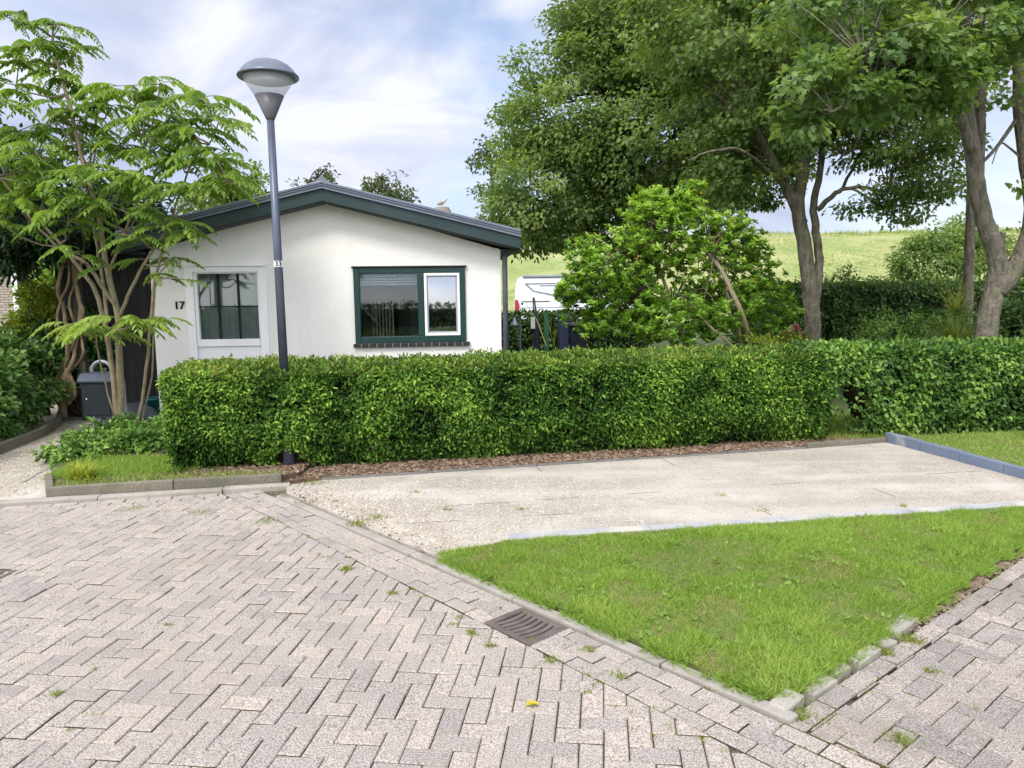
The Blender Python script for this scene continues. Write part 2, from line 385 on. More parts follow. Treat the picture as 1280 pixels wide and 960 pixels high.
# ------------------------------------------------------------------ world, sun, camera
SUN_EL, SUN_AZ = math.radians(50), math.radians(202)       # azimuth clockwise from +Y: the light comes from behind the viewer's left
w = bpy.data.worlds.new('World'); S.world = w; w.use_nodes = True
nt = w.node_tree; nt.nodes.clear()
wo = nn(nt, 'ShaderNodeOutputWorld'); bg = nn(nt, 'ShaderNodeBackground', Strength=.1)
sky = nn(nt, 'ShaderNodeTexSky', sky_type='NISHITA'); sky.sun_disc = False
sky.sun_elevation = SUN_EL; sky.sun_rotation = SUN_AZ; sky.air_density = 1; sky.dust_density = 1.5
tc = nn(nt, 'ShaderNodeTexCoord')
mp = nn(nt, 'ShaderNodeMapping'); mp.inputs['Scale'].default_value = (1, 1, 2.2); mp.inputs['Location'].default_value = (.3, .2, .15)
nt.links.new(tc.outputs['Generated'], mp.inputs[0])
def wnoise(scale, det, rough, dist=0):
    n_ = nn(nt, 'ShaderNodeTexNoise', Scale=scale, Detail=det, Roughness=rough, Distortion=dist)
    nt.links.new(mp.outputs[0], n_.inputs['Vector']); return n_.outputs['Fac']
cover = ramp(nt, wnoise(2.3, 8, .52, .3), [(.36, (.3, .3, .3)), (.53, (1, 1, 1))])
shade = ramp(nt, wnoise(3.6, 9, .52, .6), [(.36, (3.6, 4.0, 5.4)), (.5, (4.8, 5.15, 6.5)), (.64, (6.7, 6.85, 7.5))])
skyb = mixc(nt, sky.outputs[0], (1.25, 1.3, 1.4), 1, 'MULTIPLY')
cl0 = mixc(nt, skyb, shade, cover)
dt_ = nn(nt, 'ShaderNodeVectorMath', operation='DOT_PRODUCT'); nt.links.new(tc.outputs['Generated'], dt_.inputs[0])
dt_.inputs[1].default_value = (math.sin(SUN_AZ) * math.cos(SUN_EL), math.cos(SUN_AZ) * math.cos(SUN_EL), math.sin(SUN_EL))
gn = nn(nt, 'ShaderNodeMapRange', interpolation_type='SMOOTHSTEP')          # the cloud sheet is brightest round the veiled sun
for i_, v_ in enumerate((-.2, .95, 1., 3.0)): gn.inputs[1 + i_].default_value = v_
nt.links.new(dt_.outputs['Value'], gn.inputs[0])
wr_ = nn(nt, 'ShaderNodeMapRange')
for i_, v_ in enumerate((1., 2.7, 0., 1.)): wr_.inputs[1 + i_].default_value = v_
nt.links.new(gn.outputs[0], wr_.inputs[0])
wt_ = mixc(nt, (1, 1, 1), (1.08, 1.0, .87), wr_.outputs[0])
cl = mixc(nt, mixc(nt, cl0, gn.outputs[0], 1, 'MULTIPLY'), wt_, 1, 'MULTIPLY')
nt.links.new(cl, bg.inputs['Color']); nt.links.new(bg.outputs[0], wo.inputs[0])
sl = bpy.data.lights.new('sun', 'SUN'); sl.energy = 1.7; sl.angle = math.radians(14); sl.color = (1, .95, .87)
so = bpy.data.objects.new('sun', sl); COL.objects.link(so)
sd = Vector((math.sin(SUN_AZ) * math.cos(SUN_EL), math.cos(SUN_AZ) * math.cos(SUN_EL), math.sin(SUN_EL)))
so.rotation_euler = sd.to_track_quat('Z', 'Y').to_euler(); so.location = (-8, -10, 20)

cd = bpy.data.cameras.new('camera'); cd.sensor_width = 36; cd.sensor_fit = 'HORIZONTAL'; cd.lens = 36 * FPX / 1280
cd.clip_start = .05; cd.clip_end = 2000
co = bpy.data.objects.new('camera', cd); COL.objects.link(co)
co.matrix_world = Matrix(((cR[0], cU[0], -cF[0], 0), (cR[1], cU[1], -cF[1], 0), (cR[2], cU[2], -cF[2], HC), (0, 0, 0, 1)))
S.camera = co
S.view_settings.view_transform = 'Standard'; S.view_settings.look = 'None'; S.view_settings.exposure = .55; S.view_settings.gamma = 1
S.cycles.use_denoising = True
S.cycles.max_bounces = 6; S.cycles.transparent_max_bounces = 12

# ------------------------------------------------------------------ ground, road, pavement
b = MB(); b.add([(-300, -60, -.05), (300, -60, -.05), (300, 400, -.05), (-300, 400, -.05)], [(0, 1, 2, 3)])
tag(b.build('ground', M['ground']), kind='structure')
K1a, K1b = np.array((-1.98, 6.05)), np.array((1.05, 2.67))
k1 = norm(K1b - K1a); k1n = np.array((-k1[1], k1[0]))            # towards the lawn
if k1n[0] < 0: k1n = -k1n
K2a, K2b = np.array((1.05, 2.72)), np.array((4.85, 5.83))
k2 = norm(K2b - K2a); k2n = np.array((-k2[1], k2[0]))            # towards the lawn
F1, F2 = np.array((-4.17, 5.86)), np.array((-2.02, 6.30))        # front line of the flush kerb before the bed
f1 = norm(F2 - F1); f1n = np.array((-f1[1], f1[0]))
sheet('sand_bed', [(-9, -1), (7, -1), (7, 6), (1.5, 2.9), (1.05, 2.75), (-1.95, 6.2), (-2.0, 6.5), (-9, 5.6)], -.015, M['sand'])

def clip(poly, p, n):                    # keep the side where (x-p).n <= 0
    out = []
    for i in range(len(poly)):
        a, c = poly[i], poly[(i + 1) % len(poly)]
        da, dc = np.dot(a - p, n), np.dot(c - p, n)
        if da <= 0: out.append(a)
        if da * dc < 0: out.append(a + (c - a) * (da / (da - dc)))
    return out
def inset(poly, d):
    q = poly
    for i in range(len(poly)):
        a, c = poly[i], poly[(i + 1) % len(poly)]; e = c - a; l = np.linalg.norm(e)
        if l < 1e-5: continue
        q = clip(q, a + np.array((-e[1], e[0])) / l * d, np.array((e[1], -e[0])) / l)
        if len(q) < 3: return []
    return q
def area(p): return .5 * sum(p[i][0] * p[(i + 1) % len(p)][1] - p[(i + 1) % len(p)][0] * p[i][1] for i in range(len(p)))
EDGES = []
GULLY2 = G(-30, 722)[:2]
def paver(mb, poly, z=0.):
    if len(poly) < 3 or area(poly) < .0012: return
    poly = [a for i, a in enumerate(poly) if np.linalg.norm(a - poly[i - 1]) > .004]
    if len(poly) < 3: return
    a = inset(poly, rng.uniform(.0008, .0030)); 
    if len(a) < 3: return
    c = sum(a) / len(a)
    t = inset(a, .0045)
    if len(t) != len(a):
        t = [c + (x - c) * .9 for x in a]
    if np.abs(c - GULLY2).max() < .15: return
    EDGES.append((mb, poly)); z += rng.normal(0, .0018); tx, ty = rng.normal(0, .010, 2); n = len(a)
    zz = lambda q, dz: (q[0], q[1], z + dz + (q[0] - c[0]) * tx + (q[1] - c[1]) * ty)
    mb.ct = float(np.clip(rng.normal(.5, .24), 0, 1))
    vs = [zz(q, -.04) for q in a] + [zz(q, -.005) for q in a] + [zz(q, 0) for q in t]
    fs = [tuple(range(2 * n, 3 * n))]; f0 = len(mb.f)
    for r in (0, n):
        fs += [(r + i, r + (i + 1) % n, r + n + (i + 1) % n, r + n + i) for i in range(n)]
    mb.add(vs, fs)
    for k_ in range(f0 + 1, f0 + 1 + n): mb.m[k_] = 1              # soiled, darkened sides: shade inside the joints put into the colour
BW = .091
def herring(mb, origin, d1, d2, planes, box, z=0.):
    o = np.array(origin)
    for i in range(-100, 101):
        for j in range(-100, 101):
            m_ = (i - j) % 4
            if m_ == 0: w_, h_ = 2, 1
            elif m_ == 3: w_, h_ = 1, 2
            else: continue
            c = o + d1 * BW * (i + w_ / 2) + d2 * BW * (j + h_ / 2)
            if not (box[0] < c[0] < box[1] and box[2] < c[1] < box[3]): continue
            p = o + d1 * BW * i + d2 * BW * j
            q = [p, p + d1 * BW * w_, p + (d1 * w_ + d2 * h_) * BW, p + d2 * BW * h_]
            for pp, pn in planes:
                q = clip(q, pp, pn)
                if len(q) < 3: break
            if len(q) >= 3: paver(mb, q, z)
th = math.radians(7)
BAND = 3 * BW + .01
b = MB()
herring(b, (-1, 3), np.array((math.cos(th), -math.sin(th))), np.array((math.sin(th), math.cos(th))),
        [(K1a - k1n * (BAND + .002), k1n), (F1 - f1n * (2 * BW + .0095), f1n)], (-6.2, 2.6, 1.3, 6.6))
EDGES[:] = [(e[1], 0.05) if e[0] is b else e for e in EDGES]
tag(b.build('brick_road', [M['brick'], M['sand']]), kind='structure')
# stretcher band along the kerb, leaving out the gully
gs = np.dot(np.array((-.02, 3.50)) - K1a, k1); GR = K1a + k1 * gs - k1n * .141
def courses(mb, a, d, nrm, L, n, gap=None, start=0., planes=()):
    for r in range(n):
        s_ = -(.5 * (r % 2)) * 2 * BW + start
        while s_ < L:
            e_ = s_ + 2 * BW * rng.uniform(.98, 1.0); s0, s1 = max(s_, start), e_
            parts = [(s0, s1)]
            if gap and s1 > gap[0] and s0 < gap[1]: parts = [(s0, min(s1, gap[0])), (max(s0, gap[1]), s1)]
            for s0, s1 in parts:
                if s1 - s0 > .03:
                    p = a + d * s0 - nrm * BW * (r + 1) - nrm * .004
                    q = [p, p + d * (s1 - s0), p + d * (s1 - s0) + nrm * BW, p + nrm * BW]
                    if area(q) < 0: q = q[::-1]
                    for pp, pn in planes:
                        q = clip(q, pp, pn)
                        if len(q) < 3: break
                    if len(q) >= 3: paver(mb, q, -.002)
            s_ += 2 * BW
b = MB(); courses(b, K1a, k1, k1n, 6.2, 3, (gs - .160, gs + .160), -.4, [(F1, f1n)])
EDGES[:] = [(e[1], 0.14) if e[0] is b else e for e in EDGES]
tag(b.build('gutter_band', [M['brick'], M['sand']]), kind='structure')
b = MB(); courses(b, F1 - f1 * 2.2, f1, f1n, 4.6, 2, None, .07, [(K1a - k1n * BAND, k1n)])
EDGES[:] = [(e[1], 0.2) if e[0] is b else e for e in EDGES]
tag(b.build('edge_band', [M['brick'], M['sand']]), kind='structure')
b = MB()
herring(b, K2a - k2n * .11, k2, k2n, [(K2a - k2n * (BW + .0075), k2n), (K1a + k1n * .004, -k1n)], (.5, 6.2, 1.3, 6.2))
courses(b, K2a + k2 * .02, k2, k2n, 5.2, 1, None, -.35, [(K1a + k1n * .004, -k1n)])
EDGES[:] = [(e[1], 0.34) if e[0] is b else e for e in EDGES]
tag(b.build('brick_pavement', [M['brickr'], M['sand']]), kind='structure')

# kerbs
def kerbline(name, a, bb, wd, z0, z1, m, side, piece=1.0, jitter=.004, bev=.008, gap=.006, wob=0.):
    mb = MB(); d = norm(bb - a); nrm = np.array((-d[1], d[0])) * side; L = np.linalg.norm(bb - a); s_ = 0
    while s_ < L - .02:
        e_ = min(L, s_ + piece * (rng.uniform(.75, 1.1) if jitter > .006 else 1))
        mb.ct = rng.uniform(.1, .9); dz = rng.normal(0, jitter); dn = rng.normal(0, jitter)
        p = a + d * (s_ + gap / 2) + nrm * dn
        mb.box((*p, z0), (*(d * (e_ - s_ - gap)), rng.normal(0, jitter * .5)), (*(nrm * wd), 0), (0, 0, z1 - z0 + dz)); s_ = e_
    return tag(mb.build(name, m, bevel=bev), kind='structure')
kerbline('lawn_kerb', K1a, K1b, .068, -.06, .012, M['kerb'], 1 if np.dot((-k1[1], k1[0]), k1n) > 0 else -1, .98, .004)
mb = MB(); s_ = 0
for L_ in (.17, .2, .13, .22, .12, .3, .16):   # broken, half overgrown pieces
    mb.ct = rng.uniform(.3, .95); p = K2a + k2 * (s_ + .012) + k2n * rng.normal(.004, .008)
    mb.box((*p, -.05), (*(k2 * (L_ - .02) + k2n * rng.normal(0, .008)), rng.normal(0, .004)), (*(k2n * rng.uniform(.06, .085)), 0), (0, 0, (.064 if s_ < 1.2 else .050) + rng.normal(.004, .004))); s_ += L_ + (.03 if s_ < .9 else .015)
tag(mb.build('pavement_kerb', M['kerb'], bevel=.008), kind='structure')
kerbline('flush_kerb', F1 - f1 * 2.2, F2 + f1 * .08, .10, -.06, .03, M['kerb'], 1, .98, .004)
kerbline('bed_kerb', F1 + f1 * .30 + f1n * .135, F2 + f1n * .135 + f1 * .0, .065, -.05, .105, M['bedkerb'], 1, 1.0, .003)
P0 = F1 + f1 * .30 + f1n * .20
kerbline('bed_kerb', np.array((-4.22, 6.55)), P0 + f1 * .0 - f1n * .065, .06, -.05, .10, M['bedkerb'], 1, 1.0, .003)
tag(b, ) if False else None
DU0, DU1, DU2 = np.array((-1.72, 6.52)), np.array((3.07, 7.60)), np.array((4.02, 7.86))
kerbline('mulch_edging', DU0, DU1, .05, -.05, .035, M['darkedge'], 1, 1.0, .003)
kerbline('mulch_edging', DU1, DU2, .06, -.05, .075, M['bedkerb'], 1, 1.0, .003)
DR = np.array((4.42, 6.05)); DRe = np.array((4.80, 4.6))
kerbline('blue_kerb', DU2 + np.array((.0, .05)), DU2 + (DR - DU2) * 1.06, .07, -.05, .115, M['blue'], 1, .5, .004)
DL0, DL1, DL2 = np.array((-.52, 4.60)), np.array((-.03, 4.83)), np.array((3.82, 5.44))
kerbline('drive_edge', DL1, DL2 + (DL2 - DL1) * .12, .10, -.05, .026, M['bluepale'], 1, 1.0, .003)

# driveway, path, beds, lawns
sheet('driveway', [K1a + k1n * .09, K1a + k1n * .09 + k1 * 2.2, (-.3, 4.62), DL1, DL2 + (0, .02), (7.5, 6.02), (7.5, 6.6), (4.44, 6.2), DU2, DU1, DU0, (-1.98, 6.38)], .018, M['drive'])
mb = MB()                                                       # joints between the cast slabs
for a, c in (((-1.0, 5.55), (4.2, 6.55)), ((-.9, 5.2), (4.3, 6.0)), ((.6, 5.1), (.25, 6.8)), ((1.9, 5.3), (1.5, 7.1)), ((3.1, 5.4), (2.7, 7.4))):
    a, c = np.array(a), np.array(c); d = norm(c - a); L = np.linalg.norm(c - a); s_ = 0
    while s_ < L:
        l_ = rng.uniform(.1, .5)
        if rng.random() < .33:
            n_ = np.array((-d[1], d[0])); p = a + d * s_ + n_ * rng.normal(0, .006)
            mb.box((*p, .014), (*(d * l_ + n_ * rng.normal(0, .008)), 0), (*(n_ * .005), 0), (0, 0, .0055))
        s_ += l_
tag(mb.build('slab_joints', M['post']), kind='structure')
LK = [(-5.28, 5.9), (-5.42, 7.1), (-5.52, 7.9), (-5.68, 8.9), (-5.95, 9.7), (-6.3, 10.3)]
sheet('path', [(-6.6, 5.35), (-3.9, 6.03), (-3.9, 6.3), (-4.15, 6.7), (-4.6, 7.6), (-4.9, 8.6), (-4.78, 9.8), (-4.8, 13), (-7.2, 13), (-7.2, 5.3)], .012, M['path'])
mb = MB()
for i in range(len(LK) - 1):
    a, c = np.array(LK[i]), np.array(LK[i + 1]); d = c - a; n_ = norm(np.array((-d[1], d[0])))
    mb.box((*a, -.05), (*(d * .995), 0), (*(n_ * .06), 0), (0, 0, .17))
tag(mb.build('path_edging', M['bedkerb'], bevel=.008), kind='structure')
mb = MB(); a, c = G(105, 610)[:2], G(268, 555)[:2] + (-.3, 0)
a = np.array((-4.38, 6.62)); c = np.array((-4.66, 8.0)); d = c - a; n_ = norm(np.array((-d[1], d[0])))
mb.box((*(a + n_ * .06), 0), (*d, 0), (*(n_ * .035), 0), (0, 0, .02)); tag(mb.build('path_strip', M['kerb']), kind='structure')
BED = [P0, F2 + f1n * .2, (-1.95, 6.6), (-1.9, 9.8), (-4.7, 9.8), (-4.88, 8.6), (-4.58, 7.6), (-4.22, 6.6)]
sheet('soil_bed', BED, .07, M['soil'], thick=.1)
MUL = [(-2.05, 6.45), DU0 + (0, .05), DU1 + (0, .05), (4.0, 7.95), (7.5, 8.3), (7.5, 9.6), (-2.05, 8.6)]
sheet('mulch_bed', MUL, .025, M['mulch'], thick=.06)
L1 = [(-.46, 4.60), (.0, 4.79), (3.9, 5.43), (4.9, 5.58), (4.72, 5.72), K2a + k2n * .07 + k1n * .04, K1a + k1n * .10 + k1 * 4.4]
L1 = [K1a + k1n * .10 + k1 * 2.1, (-.02, 4.80), DL2 - (0, .02), (4.16, 5.46), K2a + k2 * 4.0 + k2n * .06, K2a + k2n * .05 + k1n * .06]
sheet('lawn', L1, .02, M['lawn'], thick=.06)
L2 = [DU2 + (.12, .06), DR + (.12, .0), (4.62, 5.75), (9, 6.3), (9, 8.35), (5.8, 8.25), (4.2, 8.05)]
sheet('lawn', L2, .05, M['lawn'], thick=.08)

lv = Leaves()
xy = scatter(L1, 95000); pn = fnoise(xy, 1.3, 3.1); pn2 = fnoise(xy, 5., 9.)
keep = rng.random(len(xy)) < np.clip(1. + pn2 * 1.4 + pn * .6, .5, 1); xy, pn, pn2 = xy[keep], pn[keep], pn2[keep]
grass(lv, xy, .036 * np.clip(1 + pn2 * .8 + pn * .3, .65, 1.45), .0042, .018, .85, (np.clip(.47 + pn * .25 + pn2 * .2, .1, .95), .17))
for k in range(70):                                             # clover and plantain among the blades
    c_ = scatter(L1, 1)[0]; n = int(rng.integers(4, 12)); a_ = rng.uniform(0, 2 * PI, n)
    lv.add(np.column_stack([c_ + rng.normal(0, .03, (n, 2)), np.full(n, .035)]), np.column_stack([np.cos(a_), np.sin(a_), np.full(n, .25)]), np.tile((0, 0, 1.), (n, 1)), .028, .02, rng.uniform(.1, .4))
xy = scatter(L2, 22000); grass(lv, xy, .045, .006, .048, .8, (.5, .2))
xy = scatter([(-4.18, 6.45), (-2.9, 6.75), (-3.1, 7.4), (-4.3, 7.3)], 9000); grass(lv, xy, .06, .006, .068, .8, (.5, .2))
xy = scatter([P0, F2 + f1n * .2, F2 + f1n * .34, P0 + f1n * .5], 1200); grass(lv, xy, .06, .006, .068, .9, (.5, .25))
xy = scatter([(3.1, 8.0), (4.2, 8.0), (4.4, 9.6), (3.0, 9.6)], 5000); grass(lv, xy, .07, .007, .02, .6, (.5, .2))
# overhanging fringes along the kerbs
for a, d, nr, L_, n_ in ((K1a + k1n * .06, k1, k1n, 4.4, 1), (K2a + k2n * .035, k2, k2n, 4.6, 1), (K2a + k2n * .03 + k2 * 1.25, k2, k2n, 3.2, 1)):
    t = rng.uniform(2.2 if nr is k1n else 0, L_, 5200)
    xy = a + d * t[:, None] + nr * rng.normal(.03, .028, 5200)[:, None]
    keep = fnoise(xy, 6, 5) > -.25; xy = xy[keep]
    n = len(xy); D = np.column_stack([-nr[0] * .7 + rng.normal(0, .6, n), -nr[1] * .7 + rng.normal(0, .6, n), np.full(n, .8)])
    lv.add(np.column_stack([xy, np.full(n, .015)]), D, rdir(n), .04 * rng.uniform(.5, 1.3, n), .004, rng.normal(.42, .22, n))
tag(lv.build('grass', M['grass'], shape='blade'), 'short green lawn grass', kind='stuff')
lv = Leaves()
xy = scatter(L1, 30000); pn = fnoise(xy, 1.6, 1.7) + .5 * fnoise(xy, 5, 4.4); xy = xy[pn > .12]
grass(lv, xy, .034, .0034, .018, 1.1, (.4, .25))
tag(lv.build('dry_grass', M['grassdry'], shape='blade'), 'dry yellowed blades between the green lawn grass', kind='stuff')
# weeds in the joints and on the driveway
lv = Leaves()
def tuft(x, y, r, n, h=.03, z=0.):
    q = rng.normal(0, r * .5, (n, 2)) + (x, y); grass(lv, q, h, .0045, z, .9, (.55, .25))
for px, py, r, n in ((432, 712, .05, 110), (590, 792, .03, 70), (613, 808, .025, 60), (490, 742, .03, 50), (470, 650, .1, 130), (447, 658, .09, 130), (520, 618, .05, 30), (650, 640, .04, 30), (735, 812, .04, 60), (690, 826, .03, 60),
                     (775, 846, .035, 60), (1000, 893, .05, 90), (1125, 925, .045, 130), (1140, 800, .05, 160), (1105, 815, .04, 110), (1165, 840, .03, 70), (1180, 715, .06, 100), (900, 850, .03, 40), (365, 608, .12, 130), (395, 606, .12, 120), (950, 640, .09, 40), (900, 622, .05, 30), (1130, 636, .04, 30), (330, 655, .1, 60), (250, 640, .12, 90), (170, 635, .1, 70), (70, 868, .03, 40), (560, 640, .04, 30)):
    p = G(px, py); dz = .018 if (p[1] > 4.9 and p[0] > -1.9) else -.004
    tuft(p[0], p[1], r, n, .028, dz)
for k in range(260):                                            # scattered sprigs, most in the right pavement and along the bands
    if k < 130: p = K2a - k2n * rng.uniform(.1, 2.2) + k2 * rng.uniform(-.2, 4)
    elif k < 200: p = K1a - k1n * rng.uniform(.28, .42) + k1 * rng.uniform(0, 4.6)
    else: p = np.array((rng.uniform(-4.5, 1), rng.uniform(2.6, 6)))
    tuft(p[0], p[1], .022, rng.integers(8, 26), .016, -.006)
for poly, pr in EDGES:                                          # moss and sprouts along single joints
    c = sum(poly) / len(poly)
    pr_ = pr * (1.6 if mnoise.noise((c[0] * 1.3, c[1] * 1.3, 8.)) > .05 else .5)
    for i in range(len(poly)):
        if rng.random() < pr_:
            a_, b_ = poly[i], poly[(i + 1) % len(poly)]; n = int(rng.integers(10, 46) * np.linalg.norm(b_ - a_) / .2) + 2
            t0, t1 = sorted(rng.random(2)); xy = a_ + (b_ - a_) * rng.uniform(t0, t1, n)[:, None] + rng.normal(0, .003, (n, 2))
            grass(lv, xy, rng.uniform(.007, .014), .004, -.008, 1., (rng.uniform(.15, .75), .2))
tag(lv.build('weeds', M['weed'], shape='blade'), 'small weeds and grass tufts in the joints', kind='stuff')
# chips, pebbles
def bits(name, xy, z, size, m, flat, label, tintsd=.25):
    mb = MB()
    for (x, y) in xy:
        s_ = size * rng.uniform(.45, 1.3); a = rng.uniform(0, PI); mb.ct = float(np.clip(rng.normal(.5, tintsd), 0, 1))
        u = np.array((math.cos(a), math.sin(a), rng.normal(0, .25))) * s_; v_ = np.array((-math.sin(a), math.cos(a), rng.normal(0, .25))) * s_ * rng.uniform(.35, .8)
        c = np.array((x, y, z + rng.uniform(0, size * .4))); h = np.array((0, 0, s_ * flat))
        mb.add([c - u - v_ * .6, c - u * .2 - v_, c + u - v_ * .4, c + u * .8 + v_ * .7, c - u * .3 + v_, c + h + u * .25, c + h - u * .35], [(0, 1, 6), (1, 2, 5), (1, 5, 6), (2, 3, 5), (3, 4, 5), (4, 6, 5), (4, 0, 6)])
    return tag(mb.build(name, m), label, kind='stuff')
xy = scatter([(-2.0, 6.5), DU0 + (0, .06), DU1 + (0, .06), (3.9, 7.95), (3.6, 8.3), (-1.9, 7.35)], 6500)
bits('bark_chips', xy, .026, .020, M['chip'], .35, 'brown bark chips under the front hedge')
xy = scatter([(-3.0, 6.38), F2 + f1n * .2, (-1.93, 6.62), (-1.95, 7.2), (-3.0, 6.9)], 1300)
bits('bark_chips', xy, .071, .018, M['chip'], .35, 'bark chips and leaf litter round the lamp post')
xy = np.vstack([K1a + k1n * (np.abs(rng.normal(0, .28, 2600))[:, None] + .10) + k1 * rng.uniform(.1, 2.2, 2600)[:, None], scatter([(-1.95, 6.15), (-.5, 4.75), (1, 5.1), (.5, 6.6), (-1.7, 6.45)], 2200)])
xy = xy[inpoly(xy[:, 0], xy[:, 1], [K1a + k1n * .09, K1a + k1n * .09 + k1 * 2.2, (-.3, 4.68), (.0, 4.9), (3, 5.5), (3, 7.4), DU0, (-1.98, 6.38)])]
bits('gravel', xy, .018, .0085, M['pebble'], .7, 'loose pale gravel at the mouth of the driveway')
e_ = K2a + k2n * rng.normal(.03, .022, 1700)[:, None] + k2 * (.9 + rng.random(1700)[:, None] ** .8 * 3.4)
bits('dirt', e_, -.006, .014, M['dirt'], .6, 'dark soil crumbs over the pavement kerb')
b_ = scatter([(-2.2, 6.2), (-1.2, 5.3), (-.6, 4.6), (-.45, 4.7), (-1.2, 5.6), (-1.9, 6.5)], 200)
bits('dirt', b_, .02, .012, M['chip'], .5, 'dirt along the lawn kerb')

xy = scatter([(-5.25, 5.95), (-4.1, 6.15), (-4.2, 6.6), (-4.6, 7.6), (-4.9, 8.8), (-5.6, 8.9), (-5.4, 7.1)], 3800)
bits('path_gravel', xy, .012, .0085, M['pebble'], .7, 'loose gravel on the garden path')
# gully grates
def gully(c, d, n_, label, lift=0.):
    t = thing('drain_grate', label, 'drain', (c[0], c[1], 0), 'cast iron street gullies')
    h = .155; c3 = np.array((c[0], c[1], lift)); d3 = np.array((d[0], d[1], 0)); n3 = np.array((n_[0], n_[1], 0))
    fr = MB()
    for sgn in (-1, 1):
        fr.box(c3 + d3 * (sgn * h - .018) - n3 * .134 + (0, 0, -.05), d3 * .036, n3 * .268, (0, 0, .05))
        fr.box(c3 - d3 * (h - .0185) + n3 * (sgn * .116 - .018) + (0, 0, -.05), d3 * (2 * h - .037), n3 * .036, (0, 0, .049))
    fr.build('frame', M['grate'], t, bevel=.004)
    br = MB(); nb = 7
    for k in range(nb):
        s_ = -h + .018 + (2 * h - .036) * (k + .5) / nb
        pts = [c3 + n3 * (-.10 + .20 * q / 6) + d3 * (s_ + .018 * math.sin(PI * q / 6)) + (0, 0, -.012) for q in range(7)]
        wv = d3 * .0135
        for q in range(6):
            br.box(pts[q] - wv, pts[q + 1] - pts[q], 2 * wv, (0, 0, .009))
    br.build('bars', M['grate'], t)
    sh = MB(); sh.box(c3 - d3 * (h - .019) - n3 * .10 + (0, 0, -.060), d3 * (2 * h - .038), n3 * .20, (0, 0, .012)); sh.build('sump', M['black'], t)
gully(GR, k1, k1n, 'rusty slotted drain grate beside the lawn kerb')
g2 = G(-30, 722); gully(g2[:2], np.array((math.cos(th), -math.sin(th))), np.array((math.sin(th), math.cos(th))), 'second drain grate out on the brick road, well away from the kerb', .004)
# dark hole below is just the sump; lift the road bricks off it is not needed at this angle
lf = Leaves(); p = G(663, 884); lf.add([p + (-.02, 0, .008)], [(1, .4, .05)], [(0, 0, 1)], .06, .035, .5); lf.add([p + (-.005, .012, .010)], [(.9, -.3, .1)], [(.1, 0, 1)], .045, .03, .8)
tag(lf.build('fallen_leaf', M['yleaf'], None, p), 'yellow fallen leaf lying on the brick road', 'leaf')

# ------------------------------------------------------------------ house
HA = math.radians(6); HO = np.array((-4.72, 9.86, 0)); hu = np.array((math.cos(HA), math.sin(HA), 0)); hn = np.array((math.sin(HA), -math.cos(HA), 0))
def HP(u, v, o=0.): return HO + hu * u + hn * o + np.array((0, 0, v))
def HW(px, py, o=0.):
    d = ray(px, py); q = HO + hn * o; t = np.dot(q - CAM, hn) / np.dot(d, hn); p = CAM + d * t
    return np.dot(p - HO, hu), p[2]
def hb(mb, u0, u1, v0, v1, o0, o1): mb.box(HP(u0, v0, o0), hu * (u1 - u0), hn * (o1 - o0), (0, 0, v1 - v0))
house = thing('house', 'low white stucco bungalow with dark green gable trim, number 17', 'house', HP(2.3, 0, -4))
UW = HW(626.5, 400)[0]; UA, VA = HW(407, 250); VE = HW(626, 312)[1]
HD = 9.0
dv = (VA - VE) / (UW - UA); VL = VA - dv * UA
d0 = HW(237, 337); d1 = HW(334, 420); dl, dr, dt = HW(237, 390)[0], HW(332, 390)[0], HW(285, 333)[1]
wl_, wr_ = HW(443, 380)[0], HW(582, 380)[0]; wt, wb = HW(511, 334.5)[1], HW(511, 428)[1]
topv = lambda u: VA - dv * abs(u - UA)
# gable wall with two openings, .25 thick
wall = MB(); T = .25
def wpan(u0, u1, v0f, v1f):
    us = [u0] + ([UA] if u0 < UA < u1 else []) + [u1]
    pts = [HP(u, v0f) for u in us] + [HP(u, v1f(u) if callable(v1f) else v1f) for u in us[::-1]]
    wall.prism(pts, -hn * T)
wpan(0, dl, 0, topv); wpan(dl, dr, dt, topv); wpan(dr, wl_, 0, topv)
wpan(wl_, wr_, 0, wb); wpan(wl_, wr_, wt, topv); wpan(wr_, UW, 0, topv)
for u0 in (0, UW - T):
    wall.box(HP(u0, 0, -T), hu * T, -hn * (HD - 2 * T), (0, 0, topv(u0 + T / 2)))
wall.prism([HP(0, 0, -HD + T), HP(UW, 0, -HD + T), HP(UW, topv(UW), -HD + T), HP(UA, VA, -HD + T), HP(0, VL, -HD + T)], -hn * T)
wall.build('wall', M['stucco'], house)
rm = MB()                                                       # the rooms behind the glass
hb(rm, T, UW - T, .02, .1, -HD + T, -T)
hb(rm, T, UW - T, 2.3, 2.34, -HD + T, -T)
hb(rm, 1.75, 1.85, .1, 2.3, -2.9, -T); hb(rm, 3.3, UW - T, .1, 2.3, -2.0, -1.9); hb(rm, 1.85, UW - T, .1, 2.3, -3.0, -2.9)
rm.build('room', M['room'], house)
cu = MB(); 
for (u0, u1, o, v0, v1) in ((2.72, 2.90, -2.5, .1, 2.2), (3.02, 3.1, -2.0, .1, 2.2), (2.5, 2.56, -1.6, .1, 2.1)): cu = MB(); hb(cu, u0, u1, v0, v1, o - .1, o); cu.build('dark_panel', M['black'], house)
